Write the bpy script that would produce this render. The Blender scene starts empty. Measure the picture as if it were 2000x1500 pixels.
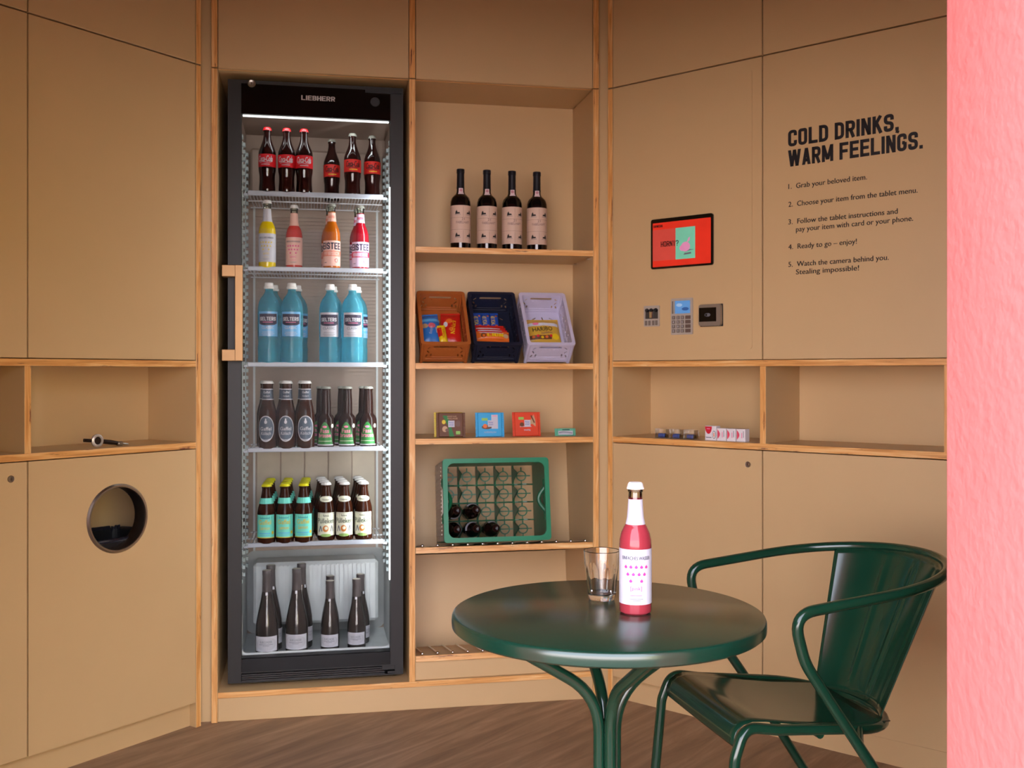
import bpy, bmesh, math, random
from mathutils import Vector, Matrix, Euler
from mathutils.geometry import tessellate_polygon
PI = math.pi; sin = math.sin; cos = math.cos; rad = math.radians
SC = bpy.context.scene; COL = SC.collection
RNG = random.Random(7)

# ------------------------------------------------------------------ camera
F = 2000.0; CX = 1000.0; HY = 730.0; EYE = 1.2
cd = bpy.data.cameras.new('camera'); cam = bpy.data.objects.new('camera', cd); COL.objects.link(cam)
cam.location = (0, 0, EYE); cam.rotation_euler = (rad(90), 0, 0)
cd.sensor_width = 36; cd.lens = 36 * F / 2000; cd.shift_y = -0.01; cd.clip_start = 0.05
cd.dof.use_dof = True; cd.dof.focus_distance = 2.3; cd.dof.aperture_fstop = 9
SC.camera = cam
# ------------------------------------------------------------------ world, sun, exposure
w = bpy.data.worlds.new('sky'); SC.world = w; w.use_nodes = True
bg = w.node_tree.nodes['Background']; bg.inputs[0].default_value = (0.86, 0.91, 1.10, 1); bg.inputs[1].default_value = 8.2
sl = bpy.data.lights.new('sun', 'SUN'); sl.energy = 62.0; sl.color = (1.0, 0.90, 0.80); sl.angle = rad(2)
so = bpy.data.objects.new('sun', sl); COL.objects.link(so)
so.rotation_euler = Vector((0.5, -0.62, -0.6)).to_track_quat('-Z', 'Y').to_euler()
SC.view_settings.view_transform = 'Standard'; SC.view_settings.look = 'None'
SC.view_settings.gamma = 1; SC.view_settings.use_curve_mapping = False
SC.view_settings.exposure = 0.0

# ------------------------------------------------------------------ materials
def lin(c):
    return tuple(((v / 255) / 12.92 if v / 255 <= 0.04045 else ((v / 255 + 0.055) / 1.055) ** 2.4) for v in c)
MATS = {}
def mat(name, c, rough=0.5, metal=0.0, trans=0.0, var=0.06, scale=14.0, bump=0.0, coat=0.0, emit=0.0, spec=0.5, ior=1.45, bscale=None):
    if name in MATS: return MATS[name]
    m = bpy.data.materials.new(name); m.use_nodes = True; nt = m.node_tree; N = nt.nodes; L = nt.links
    p = N['Principled BSDF']; rgb = lin(c)
    tc = N.new('ShaderNodeTexCoord'); nz = N.new('ShaderNodeTexNoise'); nz.inputs['Scale'].default_value = scale
    nz.inputs['Detail'].default_value = 3
    L.new(tc.outputs['Object'], nz.inputs['Vector'])
    rp = N.new('ShaderNodeValToRGB'); rp.color_ramp.elements[0].position = 0.3; rp.color_ramp.elements[1].position = 0.7
    rp.color_ramp.elements[0].color = tuple(v * (1 - var) for v in rgb) + (1,)
    rp.color_ramp.elements[1].color = tuple(min(1, v * (1 + var)) for v in rgb) + (1,)
    L.new(nz.outputs['Fac'], rp.inputs[0]); L.new(rp.outputs[0], p.inputs['Base Color'])
    p.inputs['Roughness'].default_value = rough; p.inputs['Metallic'].default_value = metal
    p.inputs['Transmission Weight'].default_value = trans; p.inputs['Coat Weight'].default_value = coat
    p.inputs['Specular IOR Level'].default_value = spec; p.inputs['IOR'].default_value = ior
    if emit:
        L.new(rp.outputs[0], p.inputs['Emission Color']); p.inputs['Emission Strength'].default_value = emit
    if bump:
        b = N.new('ShaderNodeBump'); b.inputs['Strength'].default_value = bump; b.inputs['Distance'].default_value = 0.004
        n2 = N.new('ShaderNodeTexNoise'); n2.inputs['Scale'].default_value = bscale or scale * 6; n2.inputs['Detail'].default_value = 4
        L.new(tc.outputs['Object'], n2.inputs['Vector']); L.new(n2.outputs['Fac'], b.inputs['Height']); L.new(b.outputs[0], p.inputs['Normal'])
    MATS[name] = m; return m
def ply(name, axis):
    if name in MATS: return MATS[name]
    m = bpy.data.materials.new(name); m.use_nodes = True; nt = m.node_tree; N = nt.nodes; L = nt.links
    p = N['Principled BSDF']; p.inputs['Roughness'].default_value = 0.42
    tc = N.new('ShaderNodeTexCoord'); mp = N.new('ShaderNodeMapping'); L.new(tc.outputs['Object'], mp.inputs[0])
    s = [90, 90, 90]; s[axis] = 5.0; mp.inputs['Scale'].default_value = s
    n1 = N.new('ShaderNodeTexNoise'); n1.inputs['Scale'].default_value = 1; n1.inputs['Detail'].default_value = 5; n1.inputs['Distortion'].default_value = 1.2
    L.new(mp.outputs[0], n1.inputs['Vector'])
    r1 = N.new('ShaderNodeValToRGB'); e = r1.color_ramp.elements
    e[0].position = 0.3; e[0].color = lin((204, 140, 72)) + (1,); e[1].position = 0.72; e[1].color = lin((246, 204, 140)) + (1,)
    e2 = r1.color_ramp.elements.new(0.52); e2.color = lin((232, 170, 96)) + (1,)
    L.new(n1.outputs['Fac'], r1.inputs[0])
    mp2 = N.new('ShaderNodeMapping'); L.new(tc.outputs['Object'], mp2.inputs[0])
    s2 = [70, 70, 70]; s2[axis] = 7.0; mp2.inputs['Scale'].default_value = s2
    n2 = N.new('ShaderNodeTexNoise'); n2.inputs['Scale'].default_value = 1; n2.inputs['Detail'].default_value = 6; n2.inputs['Roughness'].default_value = 0.7
    L.new(mp2.outputs[0], n2.inputs['Vector'])
    r2 = N.new('ShaderNodeValToRGB'); r2.color_ramp.elements[0].position = 0.60; r2.color_ramp.elements[0].color = (0, 0, 0, 1)
    r2.color_ramp.elements[1].position = 0.67; r2.color_ramp.elements[1].color = (1, 1, 1, 1)
    L.new(n2.outputs['Fac'], r2.inputs[0])
    mx = N.new('ShaderNodeMix'); mx.data_type = 'RGBA'; L.new(r2.outputs[0], mx.inputs['Factor'])
    L.new(r1.outputs[0], mx.inputs['A']); mx.inputs['B'].default_value = lin((104, 40, 24)) + (1,)
    L.new(mx.outputs['Result'], p.inputs['Base Color'])
    MATS[name] = m; return m
def pane_mat(name, tint=(1, 1, 1), refl=1.0, ior=1.5, rough=0.0):
    m = bpy.data.materials.new(name); m.use_nodes = True; nt = m.node_tree; N = nt.nodes; L = nt.links
    N.remove(N['Principled BSDF']); out = N['Material Output']
    t = N.new('ShaderNodeBsdfTransparent'); g = N.new('ShaderNodeBsdfGlossy'); g.inputs['Roughness'].default_value = rough
    tc = N.new('ShaderNodeTexCoord'); nz = N.new('ShaderNodeTexNoise'); nz.inputs['Scale'].default_value = 3.0; L.new(tc.outputs['Object'], nz.inputs['Vector'])
    rp = N.new('ShaderNodeValToRGB'); rp.color_ramp.elements[0].color = tuple(v * .97 for v in tint) + (1,); rp.color_ramp.elements[1].color = tint + (1,)
    L.new(nz.outputs['Fac'], rp.inputs[0]); L.new(rp.outputs[0], t.inputs[0])
    f = N.new('ShaderNodeFresnel'); f.inputs['IOR'].default_value = ior
    mu = N.new('ShaderNodeMath'); mu.operation = 'MULTIPLY'; mu.inputs[1].default_value = refl; mu.use_clamp = True; L.new(f.outputs[0], mu.inputs[0])
    mx = N.new('ShaderNodeMixShader'); L.new(mu.outputs[0], mx.inputs[0]); L.new(t.outputs[0], mx.inputs[1]); L.new(g.outputs[0], mx.inputs[2])
    L.new(mx.outputs[0], out.inputs[0]); MATS[name] = m; return m
def floor_mat():
    m = bpy.data.materials.new('wood_vinyl'); m.use_nodes = True; nt = m.node_tree; N = nt.nodes; L = nt.links
    p = N['Principled BSDF']; p.inputs['Roughness'].default_value = 0.5
    tc = N.new('ShaderNodeTexCoord'); mp = N.new('ShaderNodeMapping'); L.new(tc.outputs['Object'], mp.inputs[0])
    mp.inputs['Rotation'].default_value = (0, 0, rad(-50)); m0 = mp; mp = N.new('ShaderNodeMapping'); L.new(m0.outputs[0], mp.inputs[0]); mp.inputs['Scale'].default_value = (1.3, 12, 1)
    n1 = N.new('ShaderNodeTexNoise'); n1.inputs['Scale'].default_value = 1.5; n1.inputs['Detail'].default_value = 8; n1.inputs['Roughness'].default_value = 0.62; n1.inputs['Distortion'].default_value = 0.8
    L.new(mp.outputs[0], n1.inputs['Vector'])
    r = N.new('ShaderNodeValToRGB'); e = r.color_ramp.elements
    e[0].position = 0.28; e[0].color = lin((122, 96, 74)) + (1,); e[1].position = 0.72; e[1].color = lin((182, 150, 120)) + (1,)
    k = e.new(0.5); k.color = lin((152, 122, 94)) + (1,)
    L.new(n1.outputs['Fac'], r.inputs[0]); L.new(r.outputs[0], p.inputs['Base Color'])
    b = N.new('ShaderNodeBump'); b.inputs['Strength'].default_value = 0.12; b.inputs['Distance'].default_value = 0.002
    L.new(n1.outputs['Fac'], b.inputs['Height']); L.new(b.outputs[0], p.inputs['Normal'])
    MATS['wood_vinyl'] = m; return m

BEIGE = mat('beige_laminate', (208, 175, 126), rough=0.42, var=0.015, scale=5, bump=0.03, bscale=220)
PLV = ply('plywood_edge_upright', 2); PLH = ply('plywood_edge_flat', 0)
PINK = mat('pink_plaster', (216, 122, 116), rough=0.75, var=0.03, scale=6, bump=0.9, bscale=48)
CEIL = mat('ceiling_paint', (122, 82, 46), rough=0.8)
PAVE = mat('pavement_concrete', (96, 86, 78), rough=0.9, var=0.12, scale=2.0, bump=0.3)
OUTW = mat('outer_wall_paint', (170, 135, 100), rough=0.8)
FLOOR = floor_mat()
BLACK = mat('black_plastic', (30, 30, 32), rough=0.42)
GLOSSB = mat('black_gloss_panel', (10, 9, 9), rough=0.12)
CHAR = mat('charcoal_powder_coat', (29, 28, 27), rough=0.45)
STEEL = mat('brushed_steel', (168, 160, 150), rough=0.32, metal=1.0)
CHROME = mat('chrome', (225, 222, 218), rough=0.12, metal=1.0)
BRASS = mat('champagne_metal', (158, 122, 82), rough=0.4, metal=0.6)
LINER = mat('fridge_liner', (166, 146, 132), rough=0.5)
LINERL = mat('fridge_liner_light', (206, 210, 210), rough=0.4)
WIRE = mat('white_wire', (205, 205, 208), rough=0.35)
TRIM = mat('shelf_trim', (168, 174, 186), rough=0.3)
RAIL = mat('shelf_rail_plastic', (190, 204, 206), rough=0.35)
LED = mat('led_strip', (255, 255, 255), emit=7.0)
PANE = pane_mat('fridge_glass', (0.97, 0.98, 0.97), refl=0.04)
CLEAR = pane_mat('clear_glass_thin', (0.86, 0.88, 0.80), refl=2.0)
GREEN = mat('green_powder_coat', (18, 54, 38), rough=0.15, spec=0.7)
GREENT = mat('green_table_lacquer', (15, 50, 37), rough=0.23, spec=0.85, coat=0.2)
GREENT.node_tree.nodes['Principled BSDF'].inputs['Coat Roughness'].default_value = 0.2
GLASS = mat('tumbler_glass', (255, 255, 255), rough=0.0, trans=1.0, var=0.0, ior=1.46)
WHITE = mat('white_paper', (198, 197, 205), rough=0.5, var=0.01)
INK = mat('black_ink', (24, 22, 24), rough=0.6)
GREYI = mat('grey_ink', (118, 118, 128), rough=0.6)
def ink(n, c, r=0.5): return mat(n, c, rough=r, var=0.03)

# ------------------------------------------------------------------ text outlines (built-in font), made once
TXT = {}
def make_texts(specs):
    obs = []
    for s, off, shear in specs:
        cu = bpy.data.curves.new('t', 'FONT'); cu.body = s; cu.size = 1.0; cu.offset = off; cu.shear = shear; cu.resolution_u = 3; cu.fill_mode = 'FRONT'
        o = bpy.data.objects.new('t', cu); COL.objects.link(o); obs.append((s, off, shear, o, cu))
    dg = bpy.context.evaluated_depsgraph_get(); dg.update()
    for s, off, shear, o, cu in obs:
        me = o.evaluated_get(dg).to_mesh()
        v = [(p.co.x, p.co.y) for p in me.vertices]; f = [tuple(p.vertices) for p in me.polygons]
        TXT[(s, off, shear)] = (v, f); o.evaluated_get(dg).to_mesh_clear()
    for s, off, shear, o, cu in obs:
        bpy.data.objects.remove(o); bpy.data.curves.remove(cu)
B = 0.008
LINES = ['1.  Grab your beloved item.', '2.  Choose your item from the tablet menu.', '3.  Follow the tablet instructions and', 'pay your item with card or your phone.',
         '4.  Ready to go – enjoy!', '5.  Watch the camera behind you.', 'Stealing impossible!']
make_texts([('COLD DRINKS,', B, 0), ('WARM FEELINGS.', B, 0), ('LIEBHERR', B, 0), ('Coca-Cola', B, 0.25), ('zero', 0, 0.2), ('SELTERS', B, 0), ('CLASSIC', 0, 0),
            ('EISTEE', B, 0), ('PFIRSICH', B, 0), ('HIMBEERE', B, 0), ('EINFACHES WASSER', 0, 0), ('[pink]', 0, 0), ('[gelb]', 0, 0), ('Gaffel', B, 0), ('Kölsch', 0, 0.2),
            ('Fass', B, 0), ('brause', B, 0), ('Lemon', B, 0.15), ('Pülleken', B, 0), ('Veltins', 0.01, 0), ('21', 0, 0), ('FABELHAFT', 0, 0), ('BURGUNDER', 0, 0), ('trocken', 0, 0),
            ('HORNY?', B, 0), ('URWERK', B, 0), ('Ritter', B, 0), ('SPORT', B, 0), ('ALPENMILCH', 0, 0), ('WAFFEL', 0.01, 0), ('VOLL-NUSS', 0.01, 0), ('GANZE NUSS', 0, 0), ('HARIBO', B, 0),
            ('Goldbären', 0.01, 0.2), ('LION', B, 0.2), ('PiCK UP!', B, 0), ('Knoppers', B, 0), ('NicNac\'s', B, 0.1), ('SPEED', 0, 0), ('10', B, 0)]
           + [(s, 0, 0) for s in LINES] + [(str(i), 0.01, 0) for i in range(10)])

# ------------------------------------------------------------------ mesh builder
class MB:
    def __init__(s): s.v = []; s.f = []; s.m = []; s.sm = []; s.mats = []
    def mi(s, m):
        if m not in s.mats: s.mats.append(m)
        return s.mats.index(m)
    def add(s, vs, fs, m, smooth=False):
        o = len(s.v); s.v += [tuple(p) for p in vs]; i = s.mi(m)
        for f in fs: s.f.append(tuple(o + k for k in f)); s.m.append(i); s.sm.append(smooth)
        return s
    def box(s, x0, x1, y0, y1, z0, z1, m, fm=None):
        vs = [(x, y, z) for x in (x0, x1) for y in (y0, y1) for z in (z0, z1)]
        fs = {'-x': (0, 1, 3, 2), '+x': (4, 6, 7, 5), '-y': (0, 4, 5, 1), '+y': (2, 3, 7, 6), '-z': (0, 2, 6, 4), '+z': (1, 5, 7, 3)}
        o = len(s.v); s.v += vs
        for k, f in fs.items():
            s.f.append(tuple(o + i for i in f)); s.m.append(s.mi((fm or {}).get(k, m))); s.sm.append(False)
        return s
    def cbox(s, x0, x1, y0, y1, z0, z1, m, c=0.0015, fm=None):
        vs = []; idx = {}
        for sx in (0, 1):
            for sy in (0, 1):
                for sz in (0, 1):
                    X = (x0, x1)[sx]; Y = (y0, y1)[sy]; Z = (z0, z1)[sz]
                    ix = X + c * (1 - 2 * sx); iy = Y + c * (1 - 2 * sy); iz = Z + c * (1 - 2 * sz)
                    for a, p in enumerate(((X, iy, iz), (ix, Y, iz), (ix, iy, Z))):
                        idx[(sx, sy, sz, a)] = len(vs); vs.append(p)
        o = len(s.v); s.v += vs
        def fa(keys, m_): s.f.append(tuple(o + idx[k] for k in keys)); s.m.append(s.mi(m_)); s.sm.append(False)
        g = lambda k: (fm or {}).get(k, m)
        for a in range(3):
            for t in (0, 1):
                ks = []
                for p, q in ((0, 0), (1, 0), (1, 1), (0, 1)):
                    k = [0, 0, 0]; k[a] = t; k[(a + 1) % 3] = p; k[(a + 2) % 3] = q; ks.append((*k, a))
                fa(ks, g('-+'[t] + 'xyz'[a]))
        for a in range(3):
            b, d = (a + 1) % 3, (a + 2) % 3
            for tb in (0, 1):
                for td in (0, 1):
                    k0 = [0, 0, 0]; k0[b] = tb; k0[d] = td; k1 = list(k0); k1[a] = 1
                    fa([(*k0, b), (*k1, b), (*k1, d), (*k0, d)], g('-+'[tb] + 'xyz'[b]))
        for k in [(i, j, l) for i in (0, 1) for j in (0, 1) for l in (0, 1)]: fa([(*k, 0), (*k, 1), (*k, 2)], m)
        return s
    def lathe(s, prof, seg, m, at=(0, 0, 0), mats=None, smooth=True, axis='z'):
        o = len(s.v); n = len(prof)
        for r, z in prof:
            for k in range(seg):
                a = 2 * PI * k / seg; x, y = r * cos(a), r * sin(a)
                p = (x, y, z) if axis == 'z' else ((x, z, y) if axis == 'y' else (z, x, y))
                s.v.append((p[0] + at[0], p[1] + at[1], p[2] + at[2]))
        for i in range(n - 1):
            mm = s.mi(mats[i] if mats else m)
            for k in range(seg):
                k2 = (k + 1) % seg
                s.f.append((o + i * seg + k, o + i * seg + k2, o + (i + 1) * seg + k2, o + (i + 1) * seg + k)); s.m.append(mm); s.sm.append(smooth)
        return s
    def tube(s, pts, r, m, seg=10, caps=True, closed=False):
        P = [Vector(p) for p in pts]; n = len(P)
        if closed: T = [(P[(i + 1) % n] - P[i - 1]).normalized() for i in range(n)]
        else: T = [((P[min(i + 1, n - 1)]) - P[max(i - 1, 0)]).normalized() for i in range(n)]
        up = Vector((0, 0, 1)) if abs(T[0].z) < 0.9 else Vector((1, 0, 0))
        nr = (up - T[0] * up.dot(T[0])).normalized(); o = len(s.v); i_ = s.mi(m)
        for i in range(n):
            nr = (nr - T[i] * nr.dot(T[i])).normalized(); bn = T[i].cross(nr)
            rr = r[i] if isinstance(r, (list, tuple)) else r
            for k in range(seg):
                a = 2 * PI * k / seg; s.v.append(tuple(P[i] + nr * (rr * cos(a)) + bn * (rr * sin(a))))
        for i in range(n if closed else n - 1):
            j = (i + 1) % n
            for k in range(seg):
                k2 = (k + 1) % seg
                s.f.append((o + i * seg + k, o + i * seg + k2, o + j * seg + k2, o + j * seg + k)); s.m.append(i_); s.sm.append(True)
        if caps and not closed:
            for q in (0, n - 1): s.f.append(tuple(o + q * seg + k for k in range(seg))); s.m.append(i_); s.sm.append(False)
        return s
    def ball(s, c, r, m, seg=10, rings=6):
        return s.lathe([(max(1e-5, r * sin(PI * i / rings)), -r * cos(PI * i / rings)) for i in range(rings + 1)], seg, m, at=c)
    def plate(s, outer, holes, t, m, fn, fm=None):
        """flat sheet with holes: 2-D outlines, fn(a, b, depth) -> 3-D, depth 0..t"""
        loops = [outer] + holes; flat = [p for l in loops for p in l]; n = len(flat)
        tri = tessellate_polygon([[Vector((p[0], p[1], 0)) for p in l] for l in loops])
        vs = [fn(a, b, 0) for a, b in flat] + [fn(a, b, t) for a, b in flat]
        fs = [tuple(f) for f in tri] + [tuple(n + k for k in f) for f in tri]
        s.add(vs, fs, m); o = len(s.v) - len(vs); b0 = 0; e = s.mi(fm or m)
        for l in loops:
            k = len(l)
            for i in range(k):
                j = (i + 1) % k; s.f.append((o + b0 + i, o + b0 + j, o + n + b0 + j, o + n + b0 + i)); s.m.append(e); s.sm.append(False)
            b0 += k
        return s
    def grid(s, fn, nu, nv, m, smooth=True):
        vs = [fn(i / nu, j / nv) for j in range(nv + 1) for i in range(nu + 1)]
        fs = [(j * (nu + 1) + i, j * (nu + 1) + i + 1, (j + 1) * (nu + 1) + i + 1, (j + 1) * (nu + 1) + i) for j in range(nv) for i in range(nu)]
        return s.add(vs, fs, m, smooth)
    def xf(s, M, start=0):
        for i in range(start, len(s.v)): s.v[i] = tuple(M @ Vector(s.v[i]))
        return s
    def build(s, name, parent=None, recalc=True, solid=0.0):
        me = bpy.data.meshes.new(name); me.from_pydata(s.v, [], s.f)
        for m in s.mats: me.materials.append(m)
        me.polygons.foreach_set('material_index', s.m); me.polygons.foreach_set('use_smooth', s.sm)
        if recalc:
            bm = bmesh.new(); bm.from_mesh(me); bmesh.ops.recalc_face_normals(bm, faces=bm.faces); bm.to_mesh(me); bm.free()
        if any(s.sm): me.set_sharp_from_angle(angle=rad(40))
        me.update()
        o = bpy.data.objects.new(name, me); COL.objects.link(o)
        if parent: o.parent = parent
        if solid:
            k = o.modifiers.new('thickness', 'SOLIDIFY'); k.thickness = solid; k.offset = 0
        return o
def rrect(x0, x1, z0, z1, r, n=5):
    out = []
    for cx, cz, a0 in ((x1 - r, z1 - r, 0), (x0 + r, z1 - r, 90), (x0 + r, z0 + r, 180), (x1 - r, z0 + r, 270)):
        for i in range(n + 1): a = rad(a0 + 90 * i / n); out.append((cx + r * cos(a), cz + r * sin(a)))
    return out
def rect(x0, x1, z0, z1): return [(x0, z0), (x1, z0), (x1, z1), (x0, z1)]
def circ(cx, cz, r, n=28, rz=None): return [(cx + r * cos(2 * PI * i / n), cz + (rz or r) * sin(2 * PI * i / n)) for i in range(n)]
def fillet(pts, r, n=7):
    P = [Vector(p) for p in pts]; out = [P[0]]
    for i in range(1, len(P) - 1):
        a = P[i - 1] - P[i]; b = P[i + 1] - P[i]; rr = r[i] if isinstance(r, dict) else r
        if a.length < 1e-6 or b.length < 1e-6: out.append(P[i]); continue
        ang = max(a.angle(b), .02); d = min(rr / math.tan(ang / 2), a.length * .49, b.length * .49)
        p0 = P[i] + a.normalized() * d; p1 = P[i] + b.normalized() * d
        for k in range(n + 1):
            t = k / n; out.append(p0 * (1 - t) ** 2 + P[i] * (2 * t * (1 - t)) + p1 * t * t)
    out.append(P[-1]); return out
FR = lambda a, b, d: (a, d, b)          # sheet in the local x-z plane, depth along +y

class Decal:
    """flat print laid on a surface through map(s, t, lift)"""
    def __init__(s): s.mb = MB()
    def put(s, pts, fs, m, lay): s.mb.add([(p[0], p[1], lay) for p in pts], fs, m); return s
    def rect(s, a0, b0, a1, b1, m, lay=1, nx=10, ny=1):
        pts = [(a0 + (a1 - a0) * i / nx, b0 + (b1 - b0) * j / ny) for j in range(ny + 1) for i in range(nx + 1)]
        return s.put(pts, [(j * (nx + 1) + i, j * (nx + 1) + i + 1, (j + 1) * (nx + 1) + i + 1, (j + 1) * (nx + 1) + i) for j in range(ny) for i in range(nx)], m, lay)
    def ell(s, ca, cb, ra, rb, m, lay=2, n=12):
        pts = []
        for i in range(n + 1):
            a = PI - PI * i / n; pts += [(ca + ra * cos(a), cb - rb * sin(a)), (ca + ra * cos(a), cb + rb * sin(a))]
        return s.put(pts, [(2 * i, 2 * i + 2, 2 * i + 3, 2 * i + 1) for i in range(n)], m, lay)
    def poly(s, pts, m, lay=2):
        return s.put(pts, [tuple(f) for f in tessellate_polygon([[Vector((p[0], p[1], 0)) for p in pts]])], m, lay)
    def text(s, t, a, b, h, m, lay=3, sx=1.0, off=0, shear=0, al='c', rot=0.0, wid=None):
        v, f = TXT[(t, off, shear)]
        x0 = min(p[0] for p in v); x1 = max(p[0] for p in v); k = h / 0.7
        if wid: sx = wid / ((x1 - x0) * k)
        ox = {'c': (x0 + x1) / 2, 'l': x0, 'r': x1}[al]; c, q = cos(rot), sin(rot)
        pts = [((p[0] - ox) * k * sx, p[1] * k) for p in v]
        return s.put([(a + x * c - y * q, b + x * q + y * c) for x, y in pts], f, m, lay)
    def build(s, name, parent, fn, lift=0.0003):
        s.mb.v = [fn(a, b, l * lift) for a, b, l in s.mb.v]
        return s.mb.build(name, parent, recalc=False)
flat = lambda y=0.0, x=0.0, z=0.0: (lambda a, b, l: (x + a, y - l, z + b))
def cyl(R, r0): return lambda a, b, l: ((R(b) + l) * sin(a / r0), -(R(b) + l) * cos(a / r0), b)

# heavy condensed capitals drawn as strokes
def glyph(c, w, T):
    a, b = T / 2, w - T / 2; lo, hi = T / 2, 1 - T / 2; fl = lambda p, r=.2: [(q.x, q.y) for q in fillet([(x, y, 0) for x, y in p], r, 5)]
    V = [(a, 0), (a, 1)]
    return {'C': [fl([(b, .64), (b, hi), (a, hi), (a, lo), (b, lo), (b, .36)])], 'G': [fl([(b, .66), (b, hi), (a, hi), (a, lo), (b, lo), (b, .5)]), [(b, .47), (w * .52, .47)]],
            'O': [fl([(w / 2, hi), (a, hi), (a, lo), (b, lo), (b, hi), (w / 2, hi)])], 'D': [V, fl([(0, hi), (b, hi), (b, lo), (0, lo)], .24)],
            'L': [V, [(a, lo), (w, lo)]], 'I': [V], 'E': [V, [(a, lo), (w, lo)], [(a, .51), (w * .93, .51)], [(a, hi), (w, hi)]], 'F': [V, [(a, .49), (w * .92, .49)], [(a, hi), (w, hi)]],
            'R': [V, fl([(0, hi), (b, hi), (b, .47), (0, .47)], .17), [(w * .52, .47), (b + .01, 0)]], 'P': [V, fl([(0, hi), (b, hi), (b, .44), (0, .44)], .18)],
            'B': [V, fl([(0, hi), (b * .97, hi), (b * .97, .52), (0, .52)], .15), fl([(0, .52), (b, .52), (b, lo), (0, lo)], .16)],
            'N': [V, [(b, 0), (b, 1)], ('p', a, 1, b, 0)], 'M': [V, [(b, 0), (b, 1)], ('p', a, 1, w / 2, .12), ('p', w / 2, .12, b, 1)], 'H': [V, [(b, 0), (b, 1)], [(a, .5), (b, .5)]],
            'K': [V, [(a, .40), (b, 1)], [(w * .45, .55), (b + .02, 0)]], 'S': [fl([(b, .66), (b, hi), (a, hi), (a, .53), (b, .47), (b, lo), (a, lo), (a, .34)], .18)],
            'A': [('p', a, 0, w / 2, 1), ('p', w / 2, 1, w - a, 0), [(a * 1.6, .27), (w - a * 1.6, .27)]], 'W': [('p', a, 1, w * .30, 0), ('p', w * .30, 0, w / 2, 1), ('p', w / 2, 1, w * .70, 0), ('p', w * .70, 0, w - a, 1)],
            'T': [[(w / 2, 0), (w / 2, 1)], [(0, hi), (w, hi)]], 'U': [fl([(a, 1), (a, lo), (b, lo), (b, 1)])], 'Y': [[(w / 2, 0), (w / 2, .45)], [(a, 1), (w / 2, .42), (b, 1)]], 'V': [[(a * .7, 1), (w / 2, .05), (w - a * .7, 1)]],
            '.': [[(T / 2, 0), (T / 2, T * 1.05)]], ',': [[(T / 2, 0), (T / 2, T * 1.05)], [(T * .75, 0), (T * .45, -.14)]], '?': [fl([(a, .70), (a, hi), (b, hi), (b, .52), (w / 2, .46), (w / 2, .28)], .15), [(w / 2, 0), (w / 2, T)]]}[c]
def block(d, txt, x, y, h, m, lay, wid, al='c', T=.19):
    adv = []
    for c in txt: adv.append({'I': T, '.': T, ',': T, ' ': .22, 'W': .82, 'M': .70}.get(c, .54))
    tot = sum(adv) + .075 * (len(txt) - 1); k = wid / tot; ox = x - (wid / 2 if al == 'c' else 0)
    for c, a in zip(txt, adv):
        if c != ' ':
            for st in glyph(c, a, T):
                if st[0] == 'p':
                    _, x0, y0, x1, y1 = st; e = T * .52
                    d.put([(ox + (x0 - e) * k, y + y0 * h), (ox + (x0 + e) * k, y + y0 * h), (ox + (x1 + e) * k, y + y1 * h), (ox + (x1 - e) * k, y + y1 * h)], [(0, 1, 2, 3)], m, lay)
                else: stroke2(d, [(ox + p * k, y + q * h) for p, q in st], T * k, T * h, m, lay)
        ox += (a + .075) * k
def stroke2(d, pts, tx, ty, m, lay):
    n = len(pts); closed = abs(pts[0][0] - pts[-1][0]) + abs(pts[0][1] - pts[-1][1]) < 1e-9; L_, R_ = [], []
    U = [Vector((p[0] / tx, p[1] / ty)) for p in pts]
    for i in range(n):
        e0 = (U[i] - U[i - 1]) if i else ((U[0] - U[-2]) if closed else None); e1 = (U[i + 1] - U[i]) if i < n - 1 else ((U[1] - U[0]) if closed else None)
        ns = [Vector((-e.y, e.x)).normalized() for e in (e0, e1) if e is not None and e.length > 1e-9]
        nn = ns[0] if len(ns) == 1 else (ns[0] + ns[1]).normalized()
        l = .5 / max(.72, nn.dot(ns[0])); L_.append(U[i] + nn * l); R_.append(U[i] - nn * l)
    v = [(p.x * tx, p.y * ty) for p in L_] + [(p.x * tx, p.y * ty) for p in R_]
    d.put(v, [(i, i + 1, n + i + 1, n + i) for i in range(n - 1)], m, lay)

# ------------------------------------------------------------------ objects
def tag(o, label, cat, group=None):
    o['label'] = label; o['category'] = cat
    if group: o['group'] = group
    return o
def thing(name, label, cat, loc=(0, 0, 0), rot=0, group=None):
    o = bpy.data.objects.new(name, None); COL.objects.link(o); o.empty_display_size = 0.05
    o.location = loc; o.rotation_euler = rot if isinstance(rot, (tuple, list)) else (0, 0, rot)
    return tag(o, label, cat, group)
def struct(o): o['kind'] = 'structure'; return o
KIDS = {}
def kids(o):
    return [c for c in bpy.data.objects if c.parent == o]
def tree(o): return (o, [tree(c) for c in kids(o)])
def dup(t, parent=None):
    o, ch = t; c = o.copy(); COL.objects.link(c)
    if parent: c.parent = parent
    for k in ch: dup(k, c)
    return c

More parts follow.
